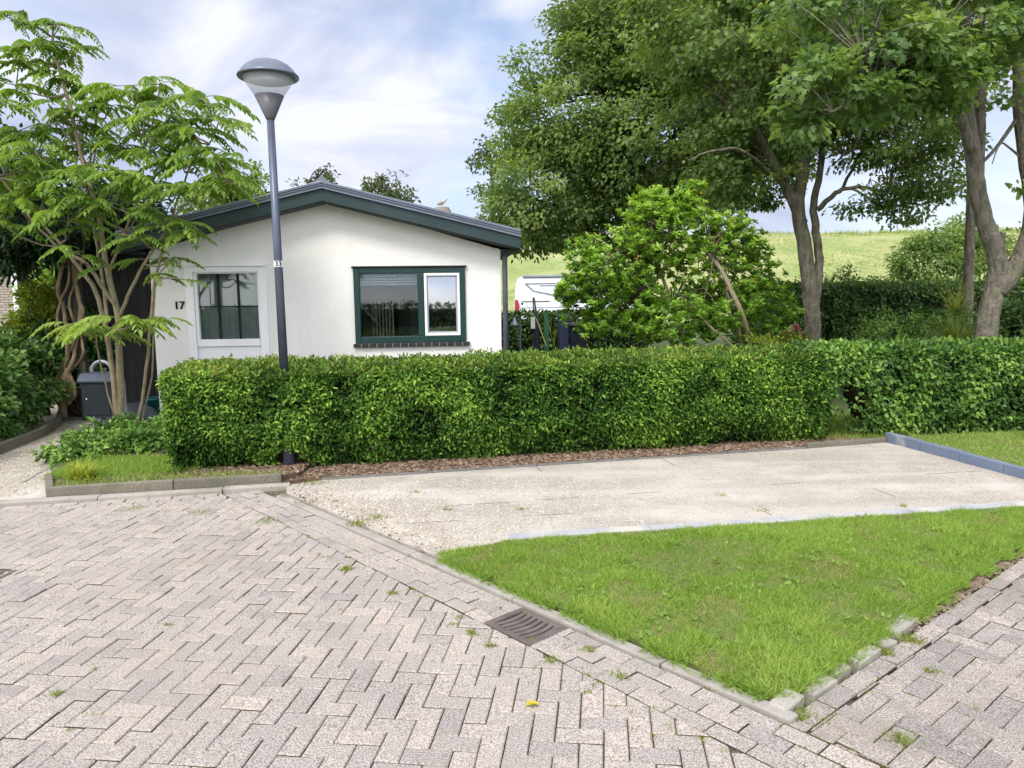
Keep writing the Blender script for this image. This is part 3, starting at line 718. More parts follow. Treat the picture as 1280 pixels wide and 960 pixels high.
# roof, fascia, trim
RO = .30; uE = HW(651, 300, RO)[0]; ov = uE - UW; uL = -ov
vF0 = HW(407, 251, RO)[1]; vF1 = HW(405, 236, RO)[1]; vT = HW(405, 226, RO)[1]
vR0 = HW(648, 311, RO)[1]; dF = (vF0 - vR0) / (uE - UA)
def slope_prism(mb, vlo, vhi, o0, o1, side, u_in=0.):
    e = (uE if side > 0 else 2 * UA - uE)
    f = lambda u, v: v - dF * abs(u - UA)
    mb.prism([HP(UA, vlo, o0), HP(e, f(e, vlo), o0), HP(e, f(e, vhi), o0), HP(UA, vhi, o0)], hn * (o1 - o0))
rf = MB()
for s_ in (1, -1): slope_prism(rf, vF1 - .16, vT - .012, -HD - .2, RO - .06, s_)
roof = rf.build('roof', M['roof'], house)
for nm, a, c, o0, o1, m_ in (('fascia', vF0, vF1, RO - .055, RO, 'fascia'), ('roof_edge', vF1 + .002, vT - .035, RO - .055, RO + .022, 'trimdark'), ('metal_strip', vT - .033, vT, RO - .2, RO + .03, 'trim')):
    for s_ in (1, -1):
        q = MB(); slope_prism(q, a, c, o0, o1, s_); q.build(nm, M[m_], house, bevel=.004)
for s_ in (1, -1):
    q = MB(); slope_prism(q, vF1 + .003, vF1 + .022, RO + .023, RO + .036, s_); q.build('metal_strip', M['trim'], house)
    q = MB(); slope_prism(q, vF1 + .045, vF1 + .056, RO + .023, RO + .03, s_); q.build('metal_strip', M['trim'], house)
q = MB()
for s_ in (1, -1): slope_prism(q, vF0 + .01, vF0 + .035, .002, RO - .06, s_)
q.build('soffit', M['soffit'], house)
q = MB()                                                        # eave box and gutter on the long sides
fE = vT - dF * (uE - UA)
for e, sg in ((uE, -1), (2 * UA - uE, 1)):
    hb(q, min(e, e + sg * .03), max(e, e + sg * .03), fE - .27, fE - .02, -HD - .2, RO - .056)
    hb(q, min(e + sg * .031, e + sg * (ov - .01)), max(e + sg * .031, e + sg * (ov - .01)), fE - .27, fE - .24, -HD - .2, -.002)
q.build('eave_board', M['fascia'], house)
q = MB(); q.prism([HP(UA - .13, vT - .005 - dF * .13, RO + .02), HP(UA + .13, vT - .005 - dF * .13, RO + .02), HP(UA, vT + .075, RO - .02)], -hn * .3)
q.build('ridge_cap', M['trimdark'], house)
q = MB(); q.tube([HP(UW + .06, .02, .0), HP(UW + .06, VE - .12, .0), HP(UW + .09, VE - .04, -.02)], .038, 10); q.build('downspout', M['trimdark'], house)
ch0 = HW(553, 275, -3.2)
q = MB(); cb = HP(ch0[0], topv(ch0[0]) - .1, -3.2); ctop = at(553, 259, cb[1])[2]
q.lathe(cb, [(.2, 0), (.19, ctop - cb[2] - .14), (.13, ctop - cb[2] - .02), (.12, ctop - cb[2])], 12)
q.build('chimney', M['stone'], roof)
# bird on the chimney
bl = (cb[0], cb[1], ctop)
bd = MB(); c = np.array(bl)
bd.tube([c + (-.155, 0, .075), c + (-.11, 0, .105), c + (-.05, 0, .125), c + (.03, 0, .15), c + (.085, 0, .19), c + (.115, 0, .235), c + (.145, 0, .245), c + (.185, 0, .238)][::-1], [.004, .016, .034, .038, .052, .065, .045, .012][0:8], 10)
for sy in (-.022, .022): bd.tube([c + (.0, sy, .09), c + (.008, sy, .04), c + (.004, sy, .0)], [.01, .006, .006], 6); bd.tube([c + (.0, sy, .004), c + (.035, sy, .004)], .005, 5)
bd.v = [tuple(c + (np.array(v) - c) * .55) for v in bd.v]
bird = bd.build('bird', M['bird'], None, bl); tag(bird, 'small grey and brown bird standing on the chimney', 'bird')
# glazed panel with white frame
dw = MB(); fwd = .03
hb(dw, dl - .03, dl + .075, .02, dt, -.08, fwd); hb(dw, dr - .075, dr + .03, .02, dt, -.08, fwd); hb(dw, dl + .076, dr - .076, dt - .075, dt, -.08, fwd)
door = dw.build('door_frame', M['white'], house, bevel=.004)
ga = HW(250, 342); gb = HW(325, 342); g0, g1 = HW(248, 385)[0], HW(323, 385)[0]; gt, gbm = HW(285, 342)[1], HW(288, 424)[1]; tr = HW(288, 430)[1]
q = MB(); hb(q, dl - .035, dr + .035, dt + .001, dt + .02, -.05, fwd + .02); q.build('drip_cap', M['white'], door)
q = MB(); e = .02
hb(q, dl + .077, g0, tr - .03, dt - .076, -.07, .012); hb(q, g1, dr - .077, tr - .03, dt - .076, -.07, .012)
hb(q, g0 + .001, g1 - .001, gt, dt - .077, -.07, .011); hb(q, g0 + .001, g1 - .001, tr - .03, gbm, -.07, .011)
sash = q.build('sash', M['white'], house, bevel=.004)
q = MB(); hb(q, dl + .077, dr - .077, .03, tr - .034, -.07, -.015); q.build('lower_panel', M['white'], house)
q = MB(); hb(q, g0 - .01, g1 + .01, gbm - .01, gt + .01, -.052, -.046); q.build('pane', M['pane'], sash)
q = MB(); gm = .015
for k in (1, 2): uu = g0 + (g1 - g0) * k / 3; hb(q, uu - gm, uu + gm, gbm, gt, -.044, -.03)
vv = gbm + (gt - gbm) * .5; hb(q, g0, g1, vv - gm * .6, vv + gm * .6, -.0445, -.032)
q.build('glazing_bar', M['black'], sash)
q = MB(); N_ = 60                                               # pleated net curtain
vs = []; 
for k in range(N_ + 1):
    u_ = g0 - .1 + (g1 - g0 + .2) * k / N_; o_ = -.16 + .018 * math.sin(k * 1.15) + .008 * math.sin(k * .37)
    vs += [HP(u_, .3, o_), HP(u_, gt + .05, o_ * .97)]
q.add(vs, [(2 * k, 2 * k + 2, 2 * k + 3, 2 * k + 1) for k in range(N_)], True); q.build('curtain', M['curtain'], house)
# green window
ft = .075
q = MB(); hb(q, wl_, wl_ + ft, wb, wt, -.12, .035); hb(q, wr_ - ft, wr_, wb, wt, -.12, .035)
mu0, mu1 = HW(523, 380)[0], HW(530, 380)[0]
hb(q, wl_ + ft + .001, wr_ - ft - .001, wt - ft, wt, -.12, .034); hb(q, wl_ + ft + .001, wr_ - ft - .001, wb, wb + ft * 1.15, -.12, .034)
hb(q, mu0 - .005, mu1 + .005, wb + ft * 1.15 + .001, wt - ft - .001, -.12, .032)
wf = q.build('window', M['green'], house, bevel=.005)
q = MB(); hb(q, wl_ - .02, wr_ + .02, wt + .002, wt + .022, -.05, .05); q.build('drip_cap', M['black'], wf)
pl, pr, pb, pt_ = wl_ + ft, mu0 - .005, wb + ft * 1.15, wt - ft
q = MB(); hb(q, pl - .005, pr + .005, pb - .005, pt_ + .005, -.05, -.044); q.build('pane', M['pane'], wf)
q = MB()
for k in range(4): vv = pt_ - .025 - k * .036; hb(q, pl + .005, pr - .005, vv - .024, vv, -.105, -.075)
q.build('blind', M['blind'], wf)
sl_, sr_ = mu1 + .008, wr_ - ft - .004; sf = .034
q = MB(); hb(q, sl_, sl_ + sf, pb + .003, pt_ - .003, -.04, .04); hb(q, sr_ - sf, sr_, pb + .003, pt_ - .003, -.04, .04)
hb(q, sl_ + sf, sr_ - sf, pb + .003, pb + .003 + sf, -.04, .0395); hb(q, sl_ + sf, sr_ - sf, pt_ - .003 - sf, pt_ - .003, -.04, .0395)
sw = q.build('sash', M['white'], wf, bevel=.003)
q = MB(); i2 = .018; a0, a1, b0, b1 = sl_ + sf + .001, sr_ - sf - .001, pb + .004 + sf, pt_ - .004 - sf
hb(q, a0, a0 + i2, b0, b1, -.04, .012); hb(q, a1 - i2, a1, b0, b1, -.04, .012); hb(q, a0 + i2, a1 - i2, b0, b0 + i2, -.04, .0115); hb(q, a0 + i2, a1 - i2, b1 - i2, b1, -.04, .0115)
q.build('inner_frame', M['galv'], sw)
q = MB(); hb(q, a0 + i2 - .004, a1 - i2 + .004, b0 + i2 - .004, b1 - i2 + .004, -.03, -.024); q.build('pane', M['pane2'], sw)
q = MB(); us = np.linspace(wl_ - .03, wr_ + .05, 16)
for k in range(15): hb(q, us[k] + .004, us[k + 1] - .004, wb - .055, wb - .003, -.02, .055)
sill = q.build('sill', M['tile'], wf, bevel=.004)
q = MB(); hb(q, us[0] + .006, us[-1] - .006, wb - .053, wb - .006, -.02, .050); q.build('grout', M['mortar'], sill)
# house number
def text(name, s_, size, m, parent, origin, xd, yd, ext=.004, bold=0.):
    cu_ = bpy.data.curves.new(name, 'FONT'); cu_.body = s_; cu_.size = size; cu_.extrude = ext; cu_.offset = bold; cu_.align_x = 'CENTER'; cu_.align_y = 'CENTER'
    tmp = bpy.data.objects.new('tmp', cu_); COL.objects.link(tmp)
    dg = bpy.context.evaluated_depsgraph_get(); me = bpy.data.meshes.new_from_object(tmp.evaluated_get(dg)); bpy.data.objects.remove(tmp)
    x, y = np.array(xd, float), np.array(yd, float); z = np.cross(x, y); off = root_loc(parent)
    R_ = Matrix((( x[0], y[0], z[0], origin[0] - off[0]), (x[1], y[1], z[1], origin[1] - off[1]), (x[2], y[2], z[2], origin[2] - off[2]), (0, 0, 0, 1)))
    me.transform(R_); me.materials.clear(); me.materials.append(m); me.name = name
    return link(name, me, parent)
n17 = HW(224, 382, .01); text('house_number', '17', .14, M['ink'], house, HP(n17[0], n17[1], .008), hu, (0, 0, 1), .006, .003)
# slatted gate seen inside the window
t = thing('slatted_gate', 'pale slatted gate standing in the room behind the green window', 'gate', HP(pl + .25, .3, -.7))
q = MB()
for k in range(7): hb(q, pl + .10 + k * .048, pl + .124 + k * .048, .5, wb + .56, -.72, -.70)
q.build('slat', M['slats'], t); t.children[0]['kind'] = 'stuff' if False else 'thing'
q = MB(); hb(q, pl + .0, pl + .6, .45, .5, -.73, -.69); q.build('rail', M['slats'], t)
q = MB(); q.tube([HP(pl + .02, pb + .36, -.5), HP(pl + .24, pb + .1, -.5)], .018, 6); q.build('brace', M['slats'], t)

# ------------------------------------------------------------------ street lamp
lb = G(362, 590); LY = lb[1]
tp = at(338, 147, LY); ax = norm(tp - lb)
lamp = thing('street_lamp', 'dark grey street lamp with conical glass head standing in the front hedge', 'street lamp', lb)
q = MB(); j = lb + ax * .95
q.tube([lb + (0, 0, -.1), j - ax * .08], .054, 16); q.tube([j - ax * .08, j, ], [.054, .041], 16, False); q.tube([j, tp], [.041, .033], 16)
q.build('pole', M['steel'], lamp)
H_ = lambda py: np.linalg.norm(at(335, py, LY) - at(338, 147, LY))
q = MB(); s0 = 1 / 134. 
q.lathe(tp, [(.036, -.02), (.045, 0), (.128, .188)], 28, ax); q.build('lower_cone', M['cone'], lamp)
m_, nt_, out_ = new_mat('lamp_glass')
p_ = nn(nt_, 'ShaderNodeBsdfPrincipled', Roughness=.12); p_.inputs['Base Color'].default_value = (.8, .82, .85, 1)
tr_ = nn(nt_, 'ShaderNodeBsdfTransparent'); tr_.inputs[0].default_value = (.92, .94, .96, 1); mx_ = nn(nt_, 'ShaderNodeMixShader'); mx_.inputs[0].default_value = .62
nt_.links.new(p_.outputs[0], mx_.inputs[1]); nt_.links.new(tr_.outputs[0], mx_.inputs[2]); nt_.links.new(mx_.outputs[0], out_.inputs[0])
q = MB(); q.lathe(tp, [(.127, .189), (.234, .344)], 28, ax); gl_ = q.build('lamp_shade', m_, lamp)
q = MB(); q.lathe(tp, [(.17, .31), (.20, .315), (.224, .3435)], 28, ax); q.build('reflector', M['cone'], lamp)
q = MB(); q.lathe(tp, [(.236, .346), (.262, .340), (.268, .348), (.266, .360), (.25, .372), (.228, .405), (.19, .442), (.14, .472), (.08, .492), (.03, .499), (.001, .50)], 32, ax); q.build('lamp_cap', M['cap'], lamp)
st = at(348.5, 330, LY); st = lb + ax * np.dot(st - lb, ax)
q = MB(); q.tube([st - ax * .028, st + ax * .028], .0415, 20, False); q.build('sticker', M['sticker'], lamp)
text('number_sticker', '33', .062, M['ink'], lamp, st + np.array((.3, -.954, 0)) * .0425, norm(np.array((.954, .3, 0))), (0, 0, 1), .001, .001)

# ------------------------------------------------------------------ hedges
def hedge(name, label, A, B, depth, z0, h, n, leafL, leafW, m, mtop=None, under=.12, hole=None, wave=.055, sprays=4, rot_end=True, core_in=.13, cat='hedge', droop=.35, tb=(.5, .26)):
    A, B = np.array(A, float), np.array(B, float); d = norm(B - A); L = np.linalg.norm(B - A); nb = np.array((-d[1], d[0]))  # nb points to the back
    t = thing(name, label, cat, (*((A + B) / 2 + nb * depth / 2), z0))
    def surf(s, c):                                             # s along, c around the section from the front foot over the top to the back foot
        per = 2 * h + depth; k = c * per
        zf = np.clip(k, 0, h); top = np.clip(k - h, 0, depth); bk = np.clip(k - h - depth, 0, h)
        z = zf - bk; y = top.copy()
        r = .10                                                  # rounded shoulders
        e = np.exp(-((k - h) / .12) ** 2); z = z - e * r * .45; y = y + np.where(k < h, e * r * .3, 0)
        f = z / h
        y = y + np.where(k < h, under * np.clip(.35 - f, 0, 1) / .35, 0) - np.where(k > h + depth, .05, 0)
        return y, z, k
    nrm_front = np.array((-nb[0], -nb[1], 0.))
    s = rng.uniform(0, L, n); fr = rng.random(n)
    c = np.where(fr < .68, rng.uniform(0, h / (2 * h + depth), n), rng.uniform(h / (2 * h + depth), (h + depth) / (2 * h + depth) + .03, n))
    y, z, k = surf(s, c)
    # end faces
    ne = int(n * .07)
    se = np.concatenate([np.full(ne, 0.), np.full(ne // 2, L)]); ye = rng.uniform(0, depth, len(se)); ze = rng.uniform(0, h, len(se))
    endn = np.where(se[:, None] == 0, -np.array((d[0], d[1], 0.))[None], np.array((d[0], d[1], 0.))[None])
    top = (k > h) & (k < h + depth); nr = np.where(top[:, None], np.array((0, 0, 1.))[None], nrm_front[None])
    sh = np.clip((k - h + .12) / .24, 0, 1)[:, None]; nr = np.where((k < h + .12)[:, None], nrm_front * (1 - sh) + np.array((0, 0, 1.)) * sh, nr)
    s = np.concatenate([s, se]); y = np.concatenate([y, ye]); z = np.concatenate([z, ze]); nr = norm(np.concatenate([nr, endn])); top = np.concatenate([top, np.zeros(len(se), bool)])
    # lumps
    lump = np.array([mnoise.noise((a * 2.2, b_ * 2.2 + c_ * 2.6, 1.3 + len(name))) + .5 * mnoise.noise((a * 6, b_ * 6 + c_ * 7, 4.)) for a, b_, c_ in zip(s, y, z)])
    dep = -np.abs(rng.normal(0, .055, len(s))) + lump * wave
    keep = np.ones(len(s), bool)
    if hole: keep &= ~((s > hole[0]) & (s < hole[1]) & (z < hole[2])) | (rng.random(len(s)) < .09)
    keep &= (lump > -.5) | (rng.random(len(s)) < .3)
    px_, py_ = A[0] + d[0] * s + nb[0] * y, A[1] + d[1] * s + nb[1] * y
    keep &= ~((np.abs(px_ + 2.13) < .12) & (py_ < 7.15) & (z < .21))
    keep &= (z > .10) | (rng.random(len(s)) < .5)
    s, y, z, nr, top, dep, lump = (q[keep] for q in (s, y, z, nr, top, dep, lump))
    P = np.column_stack([A[0] + d[0] * s + nb[0] * y, A[1] + d[1] * s + nb[1] * y, z0 + z]) + nr * dep[:, None]
    side, tps = Leaves(), Leaves()
    for q in range(sprays):
        nn_ = len(P)
        D = nr * .6 + rng.normal(0, .55, (nn_, 3)) + np.array((0, 0, -droop)) * (~top)[:, None] + np.array((0, 0, .25)) * top[:, None]
        Nn = np.array((0, 0, .75)) + nr * .75 + rng.normal(0, .38, (nn_, 3))
        Ls = leafL * rng.uniform(.6, 1.35, nn_)
        pp = P + rng.normal(0, leafL * .35, (nn_, 3))
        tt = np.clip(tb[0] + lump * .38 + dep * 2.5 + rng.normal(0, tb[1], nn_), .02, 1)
        if mtop is not None:
            tm = top & (rng.random(nn_) < .6)
            if tm.any(): tps.add(pp[tm], D[tm], Nn[tm], Ls[tm], leafW, tt[tm])
            tm = ~tm; side.add(pp[tm], D[tm], Nn[tm], Ls[tm], leafW * rng.uniform(.8, 1.2, tm.sum()), tt[tm])
        else: side.add(pp, D, Nn, Ls, leafW * rng.uniform(.8, 1.2, nn_), tt)
    if mtop is not None:                                         # a few withered sprays
        bl = Leaves(); ib = rng.choice(len(P), 260, replace=False); bl.add(P[ib] + nr[ib] * .015, nr[ib] + rng.normal(0, .5, (260, 3)), rdir(260), leafL, leafW * .8, rng.random(260))
        bl.build('withered_leaves', M['wither'], t)
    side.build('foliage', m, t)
    if mtop is not None: tps.build('top_growth', mtop, t)
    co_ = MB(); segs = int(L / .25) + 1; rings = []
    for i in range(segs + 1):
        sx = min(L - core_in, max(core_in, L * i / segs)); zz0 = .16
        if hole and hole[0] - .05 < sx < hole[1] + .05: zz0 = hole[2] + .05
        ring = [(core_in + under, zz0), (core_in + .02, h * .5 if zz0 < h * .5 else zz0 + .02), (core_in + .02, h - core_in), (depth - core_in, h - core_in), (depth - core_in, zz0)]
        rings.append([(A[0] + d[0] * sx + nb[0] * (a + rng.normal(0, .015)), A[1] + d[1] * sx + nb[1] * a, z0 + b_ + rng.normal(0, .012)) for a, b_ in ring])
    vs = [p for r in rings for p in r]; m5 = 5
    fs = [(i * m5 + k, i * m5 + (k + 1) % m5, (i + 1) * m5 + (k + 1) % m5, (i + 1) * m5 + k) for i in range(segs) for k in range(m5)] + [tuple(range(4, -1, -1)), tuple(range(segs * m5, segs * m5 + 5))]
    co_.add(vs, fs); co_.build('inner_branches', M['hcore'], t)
    st_ = MB()
    for i in range(int(L / .16)):
        sx = rng.uniform(.1, L - .1); yy = rng.uniform(.15, depth - .15) + under
        if hole and hole[0] < sx < hole[1]: continue
        p0 = np.array((A[0] + d[0] * sx + nb[0] * yy, A[1] + d[1] * sx + nb[1] * yy, z0 - .02)); e = rng.normal(0, .06, 2)
        st_.tube([p0, p0 + (e[0], e[1], .15), p0 + (e[0] * 2.2, e[1] * 2.2, .4)], [.012, .01, .007], 5)
    st_.build('twigs', M['twig'], t); t.children[-1]['kind'] = 'stuff'
    return t
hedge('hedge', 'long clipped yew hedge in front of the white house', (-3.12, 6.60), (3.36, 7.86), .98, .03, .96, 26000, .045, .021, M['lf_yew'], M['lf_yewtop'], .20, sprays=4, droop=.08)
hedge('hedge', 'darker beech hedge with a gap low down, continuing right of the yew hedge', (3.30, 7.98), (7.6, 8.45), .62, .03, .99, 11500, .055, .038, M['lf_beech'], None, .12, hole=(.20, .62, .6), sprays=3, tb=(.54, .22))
hedge('hedge', 'dark clipped hedge beside the house in front of the van', (-1.2, 17.2), (3.0, 17.5), .9, 0, 1.18, 3000, .09, .055, M['lf_hedge2'], None, sprays=2, wave=.08)
hedge('hedge', 'tall dark clipped hedge behind the forked tree trunks', at(950, 400, 16.5)[:2], at(1330, 400, 17.5)[:2], 1.3, 0, 1.75, 9000, .085, .05, M['lf_hedge2'], None, sprays=3, wave=.1)

# ------------------------------------------------------------------ trees and shrubs
def limb(mb, pts, r0, r1, n=8, sub=4, wob=.0):
    pts = [np.array(p, float) for p in pts]; out = []
    for i in range(len(pts) - 1):                              # Catmull-Rom
        a, b_, c, d = pts[max(i - 1, 0)], pts[i], pts[i + 1], pts[min(i + 2, len(pts) - 1)]
        for k in range(sub):
            t = k / sub
            out.append(.5 * ((2 * b_) + (-a + c) * t + (2 * a - 5 * b_ + 4 * c - d) * t * t + (-a + 3 * b_ - 3 * c + d) * t ** 3))
    out.append(pts[-1]); m = len(out)
    out = [p + (rng.normal(0, wob, 3) if 0 < i < m - 1 else 0) for i, p in enumerate(out)]
    mb.tube(out, [r0 + (r1 - r0) * (i / (m - 1)) for i in range(m)], n)
    return out
def crown(lobes, ncl, per, rc, L, W, tint=(.5, .16), flat=.6, shell=.5, up=.6, lv=None, holes=None):
    """leaf clusters spread through a union of ellipsoid lobes [(centre, radii)]; returns leaves and the cluster centres"""
    lv = lv or Leaves(); cs = [np.array(l[0], float) for l in lobes]; rs = [np.array(l[1], float) for l in lobes]
    wts = np.array([r[0] * r[2] + r[0] * r[1] for r in rs]); wts = wts / wts.sum(); cents = []
    while len(cents) < ncl:
        i = rng.choice(len(lobes), p=wts); u = rdir(1)[0]; rr = (shell + (1 - shell) * rng.random() ** .6)
        p = cs[i] + rs[i] * u * rr * (1 + .18 * mnoise.noise(Vector(u * 2.3 + i * 7)))
        if any(np.linalg.norm((p - cs[j]) / rs[j]) < shell * .9 for j in range(len(lobes)) if j != i): continue
        cents.append(p)
    cents = np.array(cents); out = []
    for p in cents:
        i = min(range(len(lobes)), key=lambda j: np.linalg.norm((p - cs[j]) / rs[j]))
        o = norm((p - cs[i]) / rs[i]); n = int(per * rng.uniform(.6, 1.4)); r_ = rc * rng.uniform(.7, 1.35)
        q = rng.normal(0, 1, (n, 3)); q = q / (np.linalg.norm(q, axis=1)[:, None] + 1e-6) * (rng.random(n) ** .5)[:, None]
        P = p + q * r_ * np.array((1, 1, flat))
        D = q * .7 + o * .4 + rng.normal(0, .45, (n, 3)) + np.array((0, 0, -.25))
        N = np.array((0, 0, up)) + o * .5 + rng.normal(0, .27, (n, 3))
        tc_ = tint[0] + rng.normal(0, .15)
        lv.add(P, D, N, L * rng.uniform(.65, 1.3, n), W * rng.uniform(.7, 1.2, n), tc_ + rng.normal(0, tint[1] * .65, n))
    return lv, cents
def ell(px, py, Y, rx, rz, ry=None):                            # lobe given by image position, distance and radii in metres
    return (at(px, py, Y), (rx, ry or rx, rz))
def spread(mb, forks, cents, frac, r0, r1, sag=.0):
    fk = np.array(forks)
    for c in cents[rng.random(len(cents)) < frac]:
        f = fk[np.argmin(np.linalg.norm(fk - c, axis=1) + rng.uniform(0, .8, len(fk)))]
        mid = f * .5 + c * .5 + rng.normal(0, .12, 3) + (0, 0, .15 - sag)
        limb(mb, [f, mid, c], r0 * rng.uniform(.6, 1.1), r1, 5, 3)

# big dense tree behind the bush
YD = 18.0
tb_ = at(800, 440, YD); tb_[2] = 0
t = thing('tree', 'big dense dark tree with rounded crown between the house and the grassy dike', 'tree', tb_)
lobes = [ell(700, 235, YD, 1.9, 1.5), ell(740, 130, YD - .5, 1.8, 1.8), ell(790, 20, YD - .5, 1.9, 1.9), ell(860, -60, YD, 2.2, 2.2), ell(830, 170, YD - 1.2, 2.1, 1.9), ell(900, 70, YD - 1, 2.2, 2.1), ell(780, 250, YD, 1.6, 1.1), ell(660, 275, YD + .4, 1.2, .75), ell(930, 190, YD + .3, 1.6, 1.5), ell(680, 165, YD + .3, 1.1, 1.1)]
lv, cc = crown(lobes, 900, 135, .50, .10, .07, (.5, .17), .5, .55)
lv.build('crown', M['lf_tree'], t)
q = MB(); k0 = at(805, 330, YD); k1_ = at(800, 220, YD)
limb(q, [tb_, k0, k1_], .22, .17); fk = [k0, k1_, at(760, 250, YD), at(860, 150, YD), at(760, 120, YD), at(700, 260, YD)]
for f in fk[2:]: limb(q, [k1_ if f[2] > k1_[2] else k0, f], .10, .05)
spread(q, fk, cc, .16, .035, .008); q.build('trunk', M['barkdark'], t)
# bare hanging twigs on its near side
q = MB(); o = at(905, 190, YD - 2.6)
for px, py in ((810, 213), (822, 222), (840, 195), (850, 180), (805, 200), (835, 222)):
    e = at(px, py, YD - 2.9); limb(q, [o, o * .5 + e * .5 + (0, 0, .12), e], .022, .006, 5, 4, .02)
q.build('bare_branch', M['bark'], t)

# trees A: two-stemmed tree behind the hedge
YA = 13.0
ba = at(1015, 430, YA); ba[2] = 0
t = thing('tree', 'grey-barked tree with twin trunks rising just behind the hedge gap', 'tree', ba)
P_ = lambda x, y, dy=0.: at(x, y, YA + dy)
q = MB()
base = P_(1016, 425)
limb(q, [ba, base, P_(1012, 360), P_(1004, 300), P_(997, 258), P_(1003, 215), P_(1008, 160), P_(1000, 90), P_(1010, 20)], .15, .07, 12, 4, .006)
limb(q, [P_(1003, 280), P_(985, 238), P_(962, 195, -.2), P_(940, 150, -.5), P_(915, 90, -.8)], .10, .035, 9, 4, .008)
limb(q, [P_(1014, 420), P_(1020, 370, .05), P_(1024, 325, .1), P_(1020, 290, .1), P_(1017, 255, .1), P_(1025, 215, .1), P_(1032, 150, .2), P_(1050, 80, .2)], .085, .045, 9, 4, .006)
limb(q, [P_(1022, 262, .1), P_(1045, 242, -.1), P_(1062, 235, -.2), P_(1110, 238, -.5), P_(1160, 242, -.8)], .05, .015, 7, 4, .01)
limb(q, [P_(1062, 235, -.2), P_(1100, 256, -.4), P_(1140, 285, -.6)], .025, .008, 6, 4, .01)
limb(q, [P_(1008, 160), P_(1060, 190, -.4), P_(1085, 150, -.6), P_(1130, 110, -.9)], .045, .02, 7, 4, .01)
limb(q, [P_(985, 238), P_(930, 190, -1), P_(895, 188, -1.4), P_(860, 200, -1.8)], .035, .012, 7, 4, .01)
limb(q, [P_(1050, 240), P_(1072, 200, .2), P_(1092, 160, .4), P_(1110, 110, .5)], .03, .015, 7, 4, .01)
lobes = [ell(960, 100, YA, 1.7, 1.5), ell(1060, 60, YA, 1.6, 1.5), ell(1040, -50, YA, 2.0, 1.2), ell(920, 0, YA - .5, 1.7, 1.4), ell(1130, 110, YA - .3, 1.1, 1.0), ell(920, 200, YA, .9, .75)]
lv, cc = crown(lobes, 460, 88, .38, .09, .075, (.5, .18), .45, .5)
lobes2 = [ell(1130, 185, YA - .6, 1.1, .45), ell(1150, 235, YA - .7, .8, .28), ell(1080, 170, YA, .9, .5), ell(1140, 262, YA - .7, .45, .28), ell(1080, 250, YA - .3, .5, .3)]
lv, c2 = crown(lobes2, 130, 42, .26, .085, .06, (.55, .18), .5, .2, lv=lv)
lv.build('crown', M['lf_tree'], t, shape='maple')
fk = [P_(1003, 215), P_(1000, 90), P_(962, 195, -.2), P_(940, 150, -.5), P_(1034, 150, .2), P_(1110, 238, -.5), P_(1085, 150, -.6), P_(1050, 80, .2)]
spread(q, fk, cc, .14, .025, .006); spread(q, fk + [P_(1150, 242, -.7)], c2, .5, .014, .004)
q.build('trunk', M['bark'], t)

# tree B: forked maple at the right edge
YB = 10.6
bb_ = at(1232, 430, YB); bb_[2] = 0
t = thing('tree', 'smooth grey maple forking low behind the right end of the hedge', 'tree', bb_)
P_ = lambda x, y, dy=0.: at(x, y, YB + dy)
q = MB()
limb(q, [bb_, P_(1232, 425), P_(1238, 385), P_(1248, 340), P_(1244, 312), P_(1230, 275), P_(1221, 230), P_(1214, 180), P_(1208, 130), P_(1205, 60), P_(1200, -40)], .15, .08, 14, 4, .004)
limb(q, [P_(1246, 365), P_(1262, 345, -.05), P_(1282, 310, -.05), P_(1292, 260), P_(1283, 190), P_(1276, 120), P_(1278, 40), P_(1285, -60)], .14, .09, 12, 4, .004)
limb(q, [P_(1216, 190, -.06), P_(1203, 150, -.1), P_(1193, 110, -.1), P_(1185, 50, -.1)], .07, .045, 8, 4, .004)
limb(q, [P_(1222, 230, .05), P_(1226, 160, .1), P_(1224, 90, .1), P_(1226, 20, .1)], .075, .05, 8, 4, .004)
limb(q, [P_(1226, 205), P_(1245, 185), P_(1263, 160), P_(1270, 150)], .022, .03, 7)
limb(q, [P_(1275, 75), P_(1250, 62, -.3), P_(1225, 66, -.8), P_(1160, 60, -1.6), P_(1080, 75, -2.2)], .05, .012, 7, 4, .01)
limb(q, [P_(1205, 120), P_(1160, 100, -1), P_(1090, 110, -2), P_(1040, 140, -2.4)], .035, .01, 7, 4, .01)
limb(q, [P_(1285, 205), P_(1262, 185), P_(1250, 180), P_(1240, 205)], .02, .006, 5)
limb(q, [P_(1246, 322), P_(1250, 306), P_(1252, 291, -.02)], .07, .055, 9)          # sawn stub
lobes = [ell(1110, 70, YB - 1.8, .85, .32), ell(1040, 110, YB - 2.2, .7, .32), ell(1180, 60, YB - 1.4, .8, .36), ell(1250, 40, YB - 1.2, .7, .4), ell(1150, 110, YB - 1.6, .7, .3), ell(1010, 150, YB - 2.3, .35, .3), ell(1080, 130, YB - 1.8, .6, .3), ell(1200, -10, YB - .8, 1.2, .5), ell(1060, 20, YB - 1.4, 1.1, .5), ell(1210, 95, YB - 1.2, .4, .2)]
lv, cc = crown(lobes, 400, 34, .21, .088, .085, (.52, .2), .5, .2, up=.9)
lobes2 = [ell(1275, 230, YB - .2, .22, .2), ell(1262, 120, YB, .25, .3), ell(1150, -90, YB + 1, 2.2, .9), ell(1290, -60, YB + 1, 1.6, .9)]
lv, c2 = crown(lobes2, 160, 30, .25, .10, .10, (.42, .18), .5, .2, lv=lv)
lv.build('crown', M['lf_maple'], t, shape='maple')
fk = [P_(1225, 66, -.8), P_(1160, 60, -1.6), P_(1080, 75, -2.2), P_(1160, 100, -1), P_(1090, 110, -2), P_(1040, 140, -2.4), P_(1185, 50), P_(1276, 120)]
spread(q, fk, cc, .4, .012, .003); q.build('trunk', M['bark'], t)
